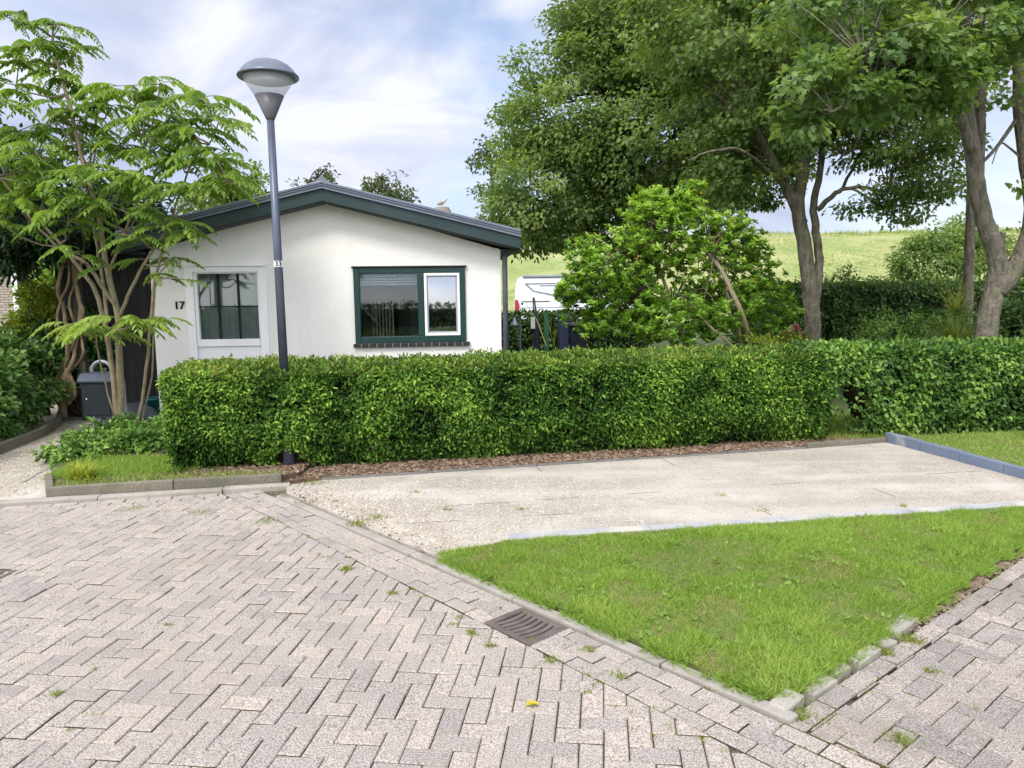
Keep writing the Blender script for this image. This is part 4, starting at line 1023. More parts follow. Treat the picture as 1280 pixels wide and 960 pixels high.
t['label'] = 'smooth grey maple forking low behind the right end of the hedge'
# slim tree behind it
YC = 14.5; bc = at(1212, 400, YC); bc[2] = 0
t = thing('tree', 'slim straight grey trunk just left of the forked maple', 'tree', bc); P_ = lambda x, y, dy=0.: at(x, y, YC + dy)
q = MB(); limb(q, [bc, P_(1211, 340), P_(1214, 260), P_(1216, 150), P_(1210, 40), P_(1205, -60)], .10, .07, 9)
lobes = [ell(1190, 20, YC, 1.8, 1.1), ell(1100, -20, YC + .5, 1.6, 1.2), ell(1275, 60, YC, .8, .6), ell(1180, 140, YC, .7, .5), ell(1175, 210, YC + .2, .4, .5)]
lv, cc = crown(lobes, 260, 45, .32, .09, .07, (.42, .18), .55, .3); lv.build('crown', M['lf_tree'], t, shape='maple')
spread(q, [P_(1214, 180), P_(1216, 120), P_(1210, 40)], cc, .25, .025, .006); q.build('trunk', M['bark'], t)

# laurel-like bush
YS = 11.5; bs = at(900, 430, YS); bs[2] = 0
t = thing('bush', 'bright green glossy-leaved bush with orange tips and leaning bare stems', 'bush', bs); P_ = lambda x, y, dy=0.: at(x, y, YS + dy)
def rosettes(cents, per, L, W, tint, lv=None, tilt=.5):
    lv = lv or Leaves()
    for p in cents:
        n = int(per * rng.uniform(.7, 1.3)); a = rng.uniform(0, 2 * PI, n); ax_ = norm(np.array((rng.normal(0, .5), -.25 + rng.normal(0, .5), 1.)))
        e1 = norm(np.cross(ax_, (1, .2, 0))); e2 = np.cross(ax_, e1); el = rng.uniform(-.15, 1.0, n)
        D = np.cos(a)[:, None] * e1 + np.sin(a)[:, None] * e2 + el[:, None] * ax_
        lv.add(p + rng.normal(0, .012, (n, 3)), D, ax_ - D * .3, L * rng.uniform(.7, 1.25, n), W, np.clip(tint + rng.normal(0, .12) + el * .12 + rng.normal(0, .1, n), 0, 1))
    return lv
lobes = [ell(770, 330, YS, .75, .55), ell(830, 290, YS, .8, .65), ell(880, 330, YS, .7, .6), ell(790, 385, YS, .8, .5), ell(740, 345, YS - .1, .45, .28), ell(910, 385, YS - .1, .7, .5), ell(850, 400, YS - .3, .9, .4), ell(900, 290, YS, .4, .35), ell(810, 258, YS, .32, .3), ell(868, 238, YS, .22, .2), ell(735, 390, YS, .45, .5), ell(960, 385, YS + .3, .5, .55)]
lobes += [ell(728, 322, YS, .3, .28), ell(925, 300, YS, .42, .4), ell(945, 340, YS + .1, .4, .4), ell(715, 365, YS, .3, .3), ell(845, 262, YS, .4, .32)]
_, cc = crown(lobes, 1950, 1, .1, .1, .05, shell=.45)
hi_ = np.clip((cc[:, 2] - 1.2) / 2.0, 0, 1)
lv = Leaves()
for p, h_ in zip(cc, hi_): rosettes([p], 19, .074, .031, .38 + .28 * h_, lv)
_, c3 = crown([(l[0], tuple(x * .75 for x in l[1])) for l in lobes], 420, 1, .1, .1, .05, shell=.2)
rosettes(c3, 16, .08, .034, .2, lv)
lv.build('foliage', M['lf_bush'], t)
lv = Leaves()
for px, py in ((878, 238), (918, 275), (854, 344), (797, 322), (942, 352)):
    lv = Leaves(); p = P_(px, py, -.55); n = 5; lv.add(p + rng.normal(0, .02, (n, 3)), rdir(n), rdir(n), .038, .024, .5); lv.build('orange_leaves', M['orange'], t)
for pts, a_, c_ in (([P_(940, 445), P_(930, 400, -.5), P_(915, 365, -.55), P_(900, 335, -.5), P_(886, 318, -.4)], .045, .03), ([P_(930, 445), P_(917, 390, -.3), P_(905, 360, -.3), P_(890, 325, -.2)], .04, .025),
                    ([P_(925, 440, -.6), P_(895, 415, -.75), P_(875, 395, -.75), P_(870, 385, -.6)], .022, .012), ([P_(860, 440), P_(840, 380), P_(820, 320), P_(815, 270)], .04, .012), ([P_(850, 440), P_(800, 380), P_(760, 340)], .04, .012)):
    q = MB(); limb(q, pts, a_, c_, 8); q.build('stem', M['stem'], t)
q = MB(); spread(q, [P_(840, 380), P_(820, 320), P_(886, 318, -.3), P_(800, 380)], cc, .09, .014, .004); q.build('twigs', M['twig'], t); t.children[-1]['kind'] = 'stuff'

def shrub(name, label, lobes, ncl, per, rc, L, W, m, base, tint=(.5, .18), shell=.4, shape='leaf', stems=5, cat='shrub', flat=.7):
    t = thing(name, label, cat, base)
    lv, cc = crown(lobes, ncl, per, rc, L, W, tint, flat, shell); lv.build('foliage', m, t, shape=shape)
    if stems:
        q = MB(); bs_ = np.array(base)
        for c in cc[rng.choice(len(cc), min(len(cc), stems * 3), replace=False)]:
            limb(q, [bs_ + rng.normal(0, .06, 3) * (1, 1, 0), bs_ * .45 + c * .55 + rng.normal(0, .08, 3), c], .022, .006, 5, 3)
        q.build('twigs', M['twig'], t); t.children[-1]['kind'] = 'stuff'
    return t
def gp(px, Y): p = at(px, 430, Y); p[2] = 0; return p
shrub('shrub', 'sunlit green shrub on the dike side of the tall hedge', [ell(1165, 335, 21, 1.0, .9), ell(1195, 310, 21, .9, .8), ell(1140, 320, 21, .5, .6), ell(1250, 320, 21.5, 1.2, .8)], 260, 40, .3, .11, .07, M['lf_maple'], gp(1170, 21), (.62, .2))
shrub('shrub', 'rounded clipped shrub in front of the tall dark hedge', [ell(1130, 425, 13.2, .95, .55), ell(1185, 420, 13.2, .7, .45)], 200, 45, .16, .06, .035, M['lf_beech'], gp(1140, 13.2), (.55, .18))
shrub('shrub', 'dark leafy shrub between the maple trunk and the right picture edge', [ell(1275, 405, 11.8, .5, .5), ell(1330, 395, 11.8, .7, .6)], 120, 40, .2, .09, .06, M['lf_hedge2'], gp(1290, 11.8), (.45, .2))
shrub('shrub', 'loose shrub left of the twin trunk beside pink flowers', [ell(965, 395, 14, .55, .6), ell(985, 420, 13.6, .5, .4), ell(950, 430, 13, .5, .3)], 160, 36, .18, .085, .04, M['lf_beech'], gp(970, 13.8), (.45, .2))
shrub('shrub', 'low light green shrub at the foot of the glossy bush', [ell(985, 440, 11, .4, .25), ell(955, 438, 11, .3, .25)], 60, 36, .12, .06, .03, M['lf_gold'], gp(970, 11), (.3, .18))
shrub('shrub', 'dark shrub showing above the tall hedge behind the twin trunks', [ell(1060, 370, 18.5, .9, .55), ell(1000, 375, 18.5, .8, .6)], 120, 40, .25, .09, .05, M['lf_hedge2'], gp(1040, 18.5), (.6, .2))
t = thing('flower', 'pink flowers beside the twin trunk above the hedge', 'flowers', at(985, 440, 12.4) * (1, 1, 0))
lv = Leaves(); 
for px, py in ((983, 413), (990, 411), (996, 410), (978, 416), (1000, 412)):
    p = at(px, py, 12.4); lv.add(p + rng.normal(0, .02, (9, 3)), rdir(9), rdir(9), .05, .045, rng.random(9))
lv.build('blossom', M['flower'], t); 
for px in (983, 990, 997): q = MB(); limb(q, [gp(px, 12.4), at(px, 413, 12.4)], .006, .004, 5); q.build('stem', M['greenpost'], t)
def spiky(name, label, base, n, h, wd, m, lean=.6, tint=.5, cat='plant'):
    lv = Leaves(); b_ = np.array(base); N = n
    for k in range(3):                                           # arching blades in three lengths
        D = np.column_stack([rng.normal(0, lean, N), rng.normal(0, lean, N), np.ones(N)])
        lv.add(b_ + rng.normal(0, .04, (N, 3)) * (1, 1, .1), D, norm(D * (1, 1, -.3) + (0, 0, .3)), h * rng.uniform(.6, 1.1, N), wd, tint + rng.normal(0, .2, N))
    o = lv.build(name, m, None, base, 'blade'); tag(o, label, cat); return o
spiky('spiky_plant', 'upright sword-leaved plant poking up behind the beech hedge', at(1117, 455, 10.2), 14, .62, .035, M['lf_beech'], .55, .6)
spiky('ornamental_grass', 'arching pale ornamental grass clump left of the forked maple', at(1192, 435, 11.6), 120, .75, .016, M['weed'], .95, .45, 'grass')
spiky('ornamental_grass', 'tall thin reed clump before the tall hedge', at(1195, 400, 13.6), 22, .9, .02, M['weed'], .4, .6, 'grass')
spiky('spiky_plant', 'yellow-green spiky plant at the path corner of the bed', np.array((*G(88, 603, .07)[:2] + (.02, .12), .07)), 60, .24, .012, M['lf_gold'], .75, .6)
spiky('spiky_plant', 'single bent-leaved plant beside the bins', at(690, 433, 12.5), 1, .95, .03, M['grassdry'], .3, .3)

# ------------------------------------------------------------------ left side: pinnate-leaved small tree
YP = 8.65; bp = G(152, 552); bp[2] = .06
t = thing('small_tree', 'multi-stemmed small tree with drooping feathery compound leaves at the path', 'tree', bp); P_ = lambda x, y, dy=0.: at(x, y, YP + dy)
q = MB()
stems = [([(152, 552), (151, 500), (149, 440), (146, 390), (134, 340), (128, 300), (118, 250), (100, 190), (84, 120), (72, 80), (66, 52), (66, 30)], .075, .014, 0.),
         ([(146, 385), (130, 362), (108, 330), (75, 310), (40, 275), (0, 220), (-30, 190)], .042, .012, -.5),
         ([(150, 395), (160, 370), (180, 330), (205, 292), (225, 262), (262, 235), (290, 225)], .036, .01, -.3),
         ([(150, 545), (141, 470), (134, 420), (120, 365), (100, 335), (72, 300), (50, 275), (15, 215), (-10, 180)], .058, .012, .25),
         ([(134, 400), (128, 350), (122, 310), (115, 260), (112, 210), (120, 150), (125, 110)], .035, .01, .4),
         ([(164, 555), (178, 500), (186, 420), (193, 355), (205, 310), (216, 270), (235, 215), (262, 180), (275, 150)], .034, .009, -.1),
         ([(172, 545), (190, 470), (192, 400), (196, 350), (215, 325)], .02, .007, .3),
         ([(146, 548), (143, 520), (132, 480), (123, 440), (120, 415)], .02, .010, -.35),
         ([(134, 345), (152, 300), (165, 265), (178, 225), (180, 190)], .028, .009, .2),
         ([(134, 340), (160, 290), (180, 262), (205, 245)], .02, .008, -.5)]
ends = []
for pl_, r0, r1, dd in stems:
    r0 *= .60; r1 *= .8; n = len(pl_); pts = [P_(x, y, dd * (i / (n - 1))) for i, (x, y) in enumerate(pl_)]
    o = limb(q, pts, r0, r1, 9, 4, .004); ends += [o[-1], o[-4], o[-8] if len(o) > 8 else o[-1]]
q.build('trunk', M['stem'], t)
lv = Leaves(); rq = MB(); tw = MB()
def frond(p, az, L, rise, tint):
    d = np.array((math.cos(az), math.sin(az), 0)); side = np.array((-math.sin(az), math.cos(az), 0)); pts = []
    for k in range(9):
        s_ = k / 8; pts.append(p + d * L * s_ * (1 - .12 * s_) + np.array((0, 0, L * (rise * s_ - (.30 + rise * .8) * s_ * s_))))
    rq.tube(pts, [.0045 - .0003 * k for k in range(9)], 4, False)
    npair = int(8 + rng.integers(0, 3)); L *= rng.uniform(.75, 1.05)
    for k in range(npair):
        s_ = .18 + .8 * k / (npair - 1); i = min(int(s_ * 8), 7); f = s_ * 8 - i; c = pts[i] * (1 - f) + pts[i + 1] * f
        tg = norm(pts[i + 1] - pts[i]); ll = L * .265 * (1 - .35 * abs(s_ - .45) / .55) * rng.uniform(.85, 1.1)
        for sg in (-1, 1):
            D = side * sg * .75 + tg * .55 + np.array((0, 0, -.42)) + rng.normal(0, .1, 3)
            lv.add([c], [D], [np.array((0, 0, 1.)) + side * sg * .35], ll, ll * .47, tint + rng.normal(0, .1))
    lv.add([pts[-1]], [pts[-1] - pts[-2]], [(0, 0, 1)], L * .24, L * .09, tint)
# whorls of fronds: image position, depth offset, count, length
wh = [(62, 55, 0, 6, .45), (66, 30, 0, 5, .38), (95, 62, .1, 5, .42), (40, 78, .1, 5, .42), (5, 20, -.1, 5, .4), (-8, 60, -.2, 5, .45), (20, 110, .1, 6, .5), (75, 95, 0, 5, .5), (100, 150, .1, 4, .45), (60, 130, -.2, 4, .45), (-5, 130, -.3, 5, .5), (10, 200, -.5, 6, .55), (45, 190, -.3, 6, .55), (90, 165, .3, 5, .5), (125, 115, .4, 5, .5), (140, 135, .3, 5, .5), (165, 120, .1, 6, .5), (200, 105, 0, 7, .5), (180, 150, 0, 6, .5), (215, 140, -.1, 6, .5), (255, 125, -.1, 7, .5), (275, 150, 0, 6, .5), (240, 165, -.2, 6, .5), (268, 195, -.3, 6, .5), (225, 200, -.2, 5, .5), (190, 190, 0, 5, .5), (150, 180, .1, 5, .5),
      (290, 225, -.3, 7, .5), (255, 232, -.4, 6, .5), (225, 235, -.3, 5, .5), (185, 225, -.2, 5, .5), (140, 215, -.3, 6, .55), (100, 215, -.4, 6, .55), (60, 235, -.5, 6, .55), (20, 250, -.6, 6, .55), (0, 280, -.5, 5, .5), (110, 255, -.5, 5, .5), (150, 262, -.4, 5, .5), (205, 275, -.3, 5, .45), (230, 290, -.2, 5, .42), (85, 275, -.6, 4, .5), (175, 300, -.4, 4, .4), (215, 325, 0, 4, .35), (105, 320, -.5, 4, .35), (200, 345, -.3, 3, .3),
      (120, 412, -.45, 7, .5), (150, 398, -.55, 6, .5), (105, 402, -.3, 5, .45), (178, 400, -.4, 4, .38), (205, 398, -.2, 3, .3), (92, 410, -.6, 3, .4), (60, 170, .4, 6, .55), (20, 165, .3, 6, .5), (120, 185, .5, 6, .55), (210, 170, .5, 6, .55), (250, 205, .5, 6, .5), (160, 235, .5, 6, .5), (70, 205, .5, 6, .5), (25, 225, .5, 6, .5), (-30, 230, 0, 6, .55), (-25, 170, 0, 6, .55)]
allp = []
for x, y, dd, n, L in wh:
    p = P_(x, y, dd); allp.append(p); a0 = rng.uniform(0, 2 * PI)
    
    for k in range(n): frond(p + rng.normal(0, .03, 3), a0 + 2 * PI * k / n + rng.normal(0, .3), L * rng.uniform(.8, 1.15), rng.uniform(.1, .5), .5 + (.18 if 385 < y < 420 else 0) + rng.normal(0, .12))
    if y < 380:
        for k in range(2):
            pp = p + rng.normal(0, .17, 3) * (1, 1, .5); tw.tube([p, pp], [.008, .005], 5)
            for j in range(2): frond(pp, rng.uniform(0, 2 * PI), L * rng.uniform(.65, .95), rng.uniform(.1, .5), .48 + rng.normal(0, .14))
sk = np.array([P_(x, y, dd * (i / (len(pl_) - 1))) for pl_, _, _, dd in stems for i, (x, y) in enumerate(pl_) if y < 420])
for p in allp:
    low = sk[sk[:, 2] < p[2] + .05]
    f = low[np.argmin(np.linalg.norm(low - p, axis=1))] if len(low) else sk[np.argmin(np.linalg.norm(sk - p, axis=1))]
    if np.linalg.norm(f - p) < 1.6: limb(tw, [f, f * .5 + p * .5 + (0, 0, -.05), p], .013, .006, 6, 3, .006)
lv.build('foliage', M['lf_pinn'], t); rq.build('leaf_stalks', M['lf_pinn'], t); t.children[-1]['kind'] = 'stuff'; tw.build('twigs', M['stemthin'], t); t.children[-1]['kind'] = 'stuff'  # rq holds only the bare leaf stalks, leaflets are in foliage

# wisteria on its dark post, dark fence, mailbox, hoop
YW = 10.0
pw = G(88, 522); pw = at(90, 470, YW); pw[2] = 0
t = thing('wisteria', 'dark-leaved wisteria climbing a post with thick twisted stems', 'climbing plant', pw); P_ = lambda x, y, dy=0.: at(x, y, YW + dy)
q = MB()
q.tube([P_(78, 522), P_(78, 512), P_(79, 500), P_(80, 488), P_(82, 474, -.03), P_(84, 460, -.02)], [.045, .05, .075, .085, .06, .03], 10)
for pts, r in (([(74, 505), (67, 490), (73, 470), (86, 440), (96, 415), (100, 380), (92, 340), (88, 290)], .03), ([(86, 505), (88, 480), (85, 455), (84, 420), (80, 385), (72, 360), (82, 320), (95, 280)], .032), ([(80, 475), (90, 455), (95, 430), (98, 405), (104, 390), (97, 370), (95, 330), (103, 290)], .028), ([(88, 462), (100, 450), (105, 438), (98, 412), (90, 395), (88, 370), (100, 340), (106, 300)], .02), ([(78, 420), (72, 400), (76, 375), (86, 350), (84, 310)], .02), ([(72, 480), (80, 462), (84, 448)], .02), ([(84, 505), (94, 492), (88, 470)], .03)):
    limb(q, [P_(x, y, rng.uniform(-.12, .06)) for x, y in pts], r, r * .75, 8, 4, .004)
q.build('trunk', M['wist'], t)
lobes = [ell(40, 285, YW, .9, .45), ell(100, 275, YW + .2, .9, .4), ell(10, 310, YW - .2, .6, .35), ell(140, 290, YW + .6, .8, .4), ell(60, 250, YW + .5, 1.1, .45), ell(175, 280, YW + .9, .6, .4), ell(-40, 290, YW, .8, .6)]
lv, cc = crown(lobes, 330, 34, .24, .115, .042, (.42, .2), .6, .25); lv.build('foliage', M['lf_dark'], t)
po = MB(); p = at(104, 470, YW + .05); po.box((p[0] - .06, p[1], 0), (.10, 0, 0), (0, .1, 0), (0, 0, 2.45)); 
tag(po.build('post', M['post'], None, (p[0], p[1], 0), bevel=.006), 'dark weathered timber post behind the twisted wisteria stems', 'post')
# black board fence between the wisteria and the house
fa, fb = HP(-.02, 0, -.6), HP(-1.5, 0, -.7)
t = thing('fence', 'black vertical board fence closing the gap left of the house', 'fence', (fa + fb) / 2)
q = MB(); d = fb - fa; L = np.linalg.norm(d); d = d / L; n_ = np.array((-d[1], d[0], 0)); k = 0
s_ = 0
while s_ < L:
    q.box(fa + d * s_ + n_ * rng.uniform(0, .006), d * .118, n_ * .02, (0, 0, 2.55 + rng.uniform(-.01, .01))); s_ += .124
q.build('board', M['fence'], t); t.children[-1]['kind'] = 'stuff'
q = MB()
for z_ in (.4, 1.9): q.box(fa + n_ * -.05 + (0, 0, z_), d * L, n_ * .045, (0, 0, .09))
q.build('rail', M['fence'], t); t.children[-1]['kind'] = 'stuff'
q = MB()                                                        # narrow poles leaning before it
# mailbox
ml = G(120, 545); MYd = 9.05; mc = at(123, 522, MYd)
t = thing('mailbox', 'dark grey metal mailbox with sloped lid on a steel post by the path', 'mailbox', (mc[0], mc[1], 0))
x0, x1 = at(101, 500, MYd)[0], at(141, 500, MYd)[0]; z0, z1 = mc[2], at(123, 478, MYd)[2]; z2 = at(123, 469, MYd)[2]; yf, yb = MYd, MYd + .26
q = MB(); q.bx(x0 + .012, x1 - .012, yf + .006, yb, z0, z1); bodyo = q.build('body', M['box'], t, bevel=.006)
q = MB(); q.bx(x0 + .045, x1 - .04, yf - .004, yf + .0055, z0 + .035, z1 - .03); dr_ = q.build('door', M['box'], t, bevel=.003)
q = MB(); q.lathe((x0 + .075, yf - .004, (z0 + z1) / 2 + .01), [(.014, 0), (.013, .012), (.001, .013)], 14, (0, -1, 0)); q.build('lock', M['chrome'], dr_)
q = MB(); q.prism([(x0 - .01, yf - .035, z1 + .001), (x0 - .01, yf - .035, z1 + .03), (x0 - .01, yf + .05, z2 + .02), (x0 - .01, yb + .01, z2 + .02), (x0 - .01, yb + .01, z1 + .001)], (x1 - x0 + .02, 0, 0)); q.build('lid', M['steel'], t, bevel=.006)
q = MB(); q.bx(x1 - .0115, x1 + .03, yf + .02, yb, z0 - .02, z1); q.build('side_panel', M['galv'], t)
q = MB(); q.tube([((x0 + x1) / 2 - .01, yf + .13, -.02), ((x0 + x1) / 2 - .01, yf + .13, z0)], .024, 12); q.build('post', M['galv'], t)
YH = 9.5; hx0, hx1 = at(116, 480, YH)[0], at(141, 480, YH)[0]; hz = at(128, 464, YH)[2]; r_ = (hx1 - hx0) / 2
q = MB(); pts = [(hx0, YH, -.05), (hx0, YH, hz * .5)] + [((hx0 + hx1) / 2 - r_ * math.cos(a), YH, hz + r_ * math.sin(a)) for a in np.linspace(0, PI, 13)] + [(hx1, YH, hz * .5), (hx1, YH, -.05)]
q.tube(pts, .024, 10); tag(q.build('bike_hoop', M['galv'], None, ((hx0 + hx1) / 2, YH, 0)), 'pale grey steel hoop standing behind the mailbox', 'bicycle stand')
p = at(192, 527, 10.0); p[2] = .0
t = thing('bucket', 'teal plastic tub beside the house corner', 'tub', p)
q = MB(); q.lathe(p, [(.10, .0), (.14, .30), (.15, .30), (.15, .32), (.128, .32), (.11, .02)], 20); q.build('tub', M['teal'], t)
q = MB(); q.tube([p + (.145 * math.cos(a), .145 * math.sin(a) * .3 - .12, .30 + .03 * math.sin(a)) for a in np.linspace(0, PI, 9)], .006, 6); q.build('handle', M['black'], t)
p = at(168, 530, 9.95); p[2] = 0; q = MB(); vs = []; nx, ny = 14, 8
for i in range(nx):
    for k in range(ny):
        u_, v_ = i / (nx - 1) * 2 - 1, k / (ny - 1) * 2 - 1
        h_ = max(0, 1 - abs(u_) ** 3) * max(0, 1 - abs(v_) ** 3) * (.26 + .10 * u_) + .03 * mnoise.noise((u_ * 3, v_ * 3, 2.)); vs.append(p + (u_ * .42, v_ * .25, max(.005, h_)))
q.add(vs, [(i * ny + k, (i + 1) * ny + k, (i + 1) * ny + k + 1, i * ny + k + 1) for i in range(nx - 1) for k in range(ny - 1)], True)
tag(q.build('tarp', M['tarp'], None, p), 'dark grey tarp over a low heap behind the small tree', 'tarp')
# left foliage
shrub('ivy_hedge', 'leafy dark ivy-covered bank along the left path edging', [((-6.1, 7.2, .45), (.65, .8, .5)), ((-6.4, 8.3, .55), (.75, .9, .6)), ((-6.6, 9.2, .6), (.75, .9, .6)), ((-7.2, 9.4, .95), (.9, .8, .55)), ((-7.0, 8.0, .8), (.8, .8, .6)), ((-6.3, 6.4, .4), (.6, .6, .4))], 620, 46, .16, .075, .055, M['lf_ivy'], (-6.6, 8.4, 0), (.58, .24), .5, stems=4)
q = MB(); q.lathe((-7.0, 8.5, 0), [(.75, 0), (.8, .3), (.55, .7), (.1, .95)], 9); o = q.build('inner_branches', M['hcore'], [o for o in COL.objects if o.name == 'ivy_hedge'][0])
shrub('shrub', 'yellow-green sunlit shrub above the ivy bank at far left', [ell(55, 378, 10.6, .3, .28), ell(18, 425, 10.4, .36, .22), ell(62, 405, 10.6, .35, .3), ell(40, 410, 10.5, .3, .24)], 120, 30, .15, .08, .045, M['lf_gold'], gp(45, 10.6), (.45, .2))
shrub('shrub', 'tall light green shrub between the pale brick house and the wisteria', [ell(66, 365, 12.5, .42, .45), ell(80, 385, 12.5, .45, .55), ell(55, 405, 12.3, .4, .45)], 150, 34, .2, .09, .05, M['lf_bush'], gp(55, 12.5), (.45, .2))
shrub('shrub', 'dark shrub directly behind the mailbox', [ell(110, 440, 10.4, .35, .7), ell(65, 450, 10.4, .5, .6)], 150, 30, .17, .09, .05, M['lf_ivy'], gp(100, 10.4), (.25, .15))
shrub('ground_cover', 'low leafy ground cover round the feet of the small tree', [((-4.45, 8.0, .12), (.35, .4, .18)), ((-4.1, 8.0, .15), (.35, .35, .22)), ((-4.5, 7.4, .12), (.25, .35, .18)), ((-3.85, 7.7, .15), (.35, .3, .18)), ((-4.2, 7.4, .10), (.3, .3, .14)), ((-3.75, 8.4, .2), (.4, .4, .25)), ((-4.5, 8.5, .15), (.3, .3, .2))], 260, 26, .09, .06, .036, M['lf_beech'], (-4.2, 7.9, .05), (.55, .2), .2, stems=0, cat='plant', flat=.8)
# tree crowns far behind on the left
def fartree(label, lobes, base, n=90, per=40, rc=.5, L=.16, m='lf_far', tint=(.5, .2)):
    t = thing('tree', label, 'tree', base); lv, cc = crown(lobes, n, per, rc, L, L * .6, tint, .6, .2); lv.build('crown', M[m], t)
    q = MB(); b_ = np.array(base); top = np.mean(cc, axis=0); limb(q, [b_, b_ * .4 + top * .6, top], .16, .05); spread(q, [top, b_ * .3 + top * .7], cc, .5, .035, .01); q.build('trunk', M['barkdark'], t)
fartree('small far tree whose tip shows over the roof right of the ridge', [ell(480, 240, 24, 1.1, .55), ell(510, 252, 24, .7, .3), ell(462, 235, 24, .5, .6)], gp(485, 24), 34, 26, .3, .14)
fartree('far twiggy tree tip showing left of the roof ridge', [ell(400, 225, 24, .6, .35), ell(385, 235, 24, .5, .3), ell(407, 212, 24, .12, .25)], gp(400, 24), 16, 18, .22, .13)
fartree('mid-green tree crown behind the left roof slope', [ell(300, 225, 15, .55, .55), ell(280, 250, 15, .8, .5), ell(320, 250, 15, .3, .3)], gp(290, 15), 70, 34, .22, .1, 'lf_tree', (.6, .2))
fartree('wispy far tree peeking out left of the big dense crown', [ell(607, 185, 27, .5, .6), ell(595, 205, 27, .35, .3), ell(625, 210, 27, .6, .6)], gp(620, 27), 26, 26, .28, .13, 'lf_far', (.3, .2))
fartree('dark tree mass behind the wisteria at the left edge', [ell(20, 270, 14, 1.3, 1.0), ell(110, 280, 14.5, 1.3, .7), ell(-60, 230, 14, 1.5, 1.4), ell(180, 300, 14.5, .8, .5)], gp(40, 14), 240, 50, .4, .12, 'lf_dark', (.5, .2))

# neighbour's house at the left edge
nb_ = at(6, 430, 20); nb_[2] = 0
t = thing('neighbour_house', 'pale brick house wall showing at the far left edge', 'house', nb_)
xr = at(24, 380, 20)[0]
q = MB(); q.bx(xr - 7, xr - .12, 20, 28, 0, 2.75); q.build('wall', M['ybrick'], t)
q = MB(); q.bx(xr - .119, xr + .02, 19.95, 20.1, 0, 2.75); q.build('corner_board', M['white'], t)
q = MB(); q.prism([(xr - 7.3, 19.8, 2.76), (xr + .35, 19.8, 2.76), (xr + .3, 19.8, 2.9), (xr - 3.4, 19.8, 4.2), (xr - 7.3, 19.8, 2.9)], (0, 8.4, 0)); q.build('roof', M['roof'], t)

# ------------------------------------------------------------------ dike, van, bins
xs = np.linspace(-140, 160, 90); prof = [(37, -.06), (40, .25), (46, 2.0), (52, 3.95), (57, 5.5), (60, 6.15), (62, 6.35), (68, 6.4), (80, 1.5), (95, -.1)]
vs = []; 
for x in xs:
    for y, z in prof: vs.append((x, y + .8 * math.sin(x * .07), z + (.22 * mnoise.noise((x * .12, y * .3, 0)) if z > .3 else 0)))
m_ = len(prof); q = MB(); q.add(vs, [(i * m_ + k, (i + 1) * m_ + k, (i + 1) * m_ + k + 1, i * m_ + k + 1) for i in range(len(xs) - 1) for k in range(m_ - 1)], True)
tag(q.build('hill', M['hill']), kind='structure')
lv = Leaves(); n = 26000
x = rng.uniform(-6, 46, n); yy = rng.uniform(38, 63, n); zz = np.interp(yy, [p[0] for p in prof], [p[1] for p in prof])
pn = fnoise(np.column_stack([x * .12, yy]), .55, 2)
grass(lv, np.column_stack([x, yy + .8 * np.sin(x * .07)]), .15, .045, zz - .05, 1., (np.clip(.45 + pn * .55, .05, .95), .18))
n = 4500; x = rng.uniform(-6, 46, n); yy = rng.uniform(58.5, 62.5, n); zz = np.interp(yy, [p[0] for p in prof], [p[1] for p in prof])
kp = fnoise(np.column_stack([x, yy]), .4, 6) > -.1; x, yy, zz = x[kp], yy[kp], zz[kp]
grass(lv, np.column_stack([x, yy + .8 * np.sin(x * .07)]), .42, .06, zz - .1, .5, (.35, .2))
tag(lv.build('dike_grass', M['dikegrass'], shape='blade'), 'rough yellow-green grass on the dike slope', kind='stuff')

# van, its left side towards us
VY = 33.0; vx = at(644, 400, VY)[0]
vt = at(680, 346, VY)[2]; zs = vt / 2.55
t = thing('van', 'white camper van with grey stripes parked below the dike', 'van', (vx + 3, VY + 1, 0))
def vp(x, z, y=0.): return np.array((vx + x, VY + y, z * zs))
side = [(0, .45), (-.03, 1.1), (.02, 1.9), (.12, 2.45), (.25, 2.55), (4.3, 2.55), (4.75, 2.4), (5.25, 1.55), (6.0, 1.2), (6.15, .95), (6.15, .45), (5.6, .4), (5.5, .62), (5.3, .75), (5.0, .75), (4.82, .62), (4.75, .4), (1.35, .4), (1.28, .62), (1.1, .75), (.8, .75), (.62, .62), (.55, .4)]
q = MB(); q.prism([vp(x, z) for x, z in side], (0, 2.0, 0)); body = q.build('body', M['van'], t, bevel=.05)
for wx in (.95, 5.15):
    for yy in (-.01, 1.81):
        q = MB(); q.lathe(vp(wx, .35, yy), [(.2, 0), (.33, .0), (.35, .03), (.35, .17), (.33, .2), (.2, .2)], 22, (0, 1, 0)); wh_ = q.build('wheel', M['tyre'], t)
        q = MB(); q.lathe(vp(wx, .35, yy - .004), [(.06, .0), (.19, .0), (.21, .02)], 18, (0, 1, 0)); q.build('rim', M['galv'], wh_)
def vq(name, pts, m, dy=-.02, th=.018):
    q = MB(); q.prism([vp(x, z, dy) for x, z in pts], (0, th, 0)); return q.build(name, M[m], t)
vq('window', [(1.75, 1.5), (3.3, 1.5), (3.3, 1.95), (1.8, 1.95), (1.75, 1.9)], 'vanblack', -.03); vq('cab_window', [(4.0, 1.5), (5.1, 1.5), (4.75, 2.15), (4.0, 2.15)], 'vanblack')
vq('tail_light', [(-.02, .95), (.17, .95), (.2, 1.25), (.12, 1.5), (.0, 1.5)], 'red', -.03)
vq('stripe', [(.45, 2.22), (2.4, 2.22), (2.4, 2.26), (.45, 2.26)], 'vangrey'); vq('stripe', [(.45, 2.22), (.8, 1.88), (.85, 1.91), (.52, 2.23)], 'vangrey', -.022)
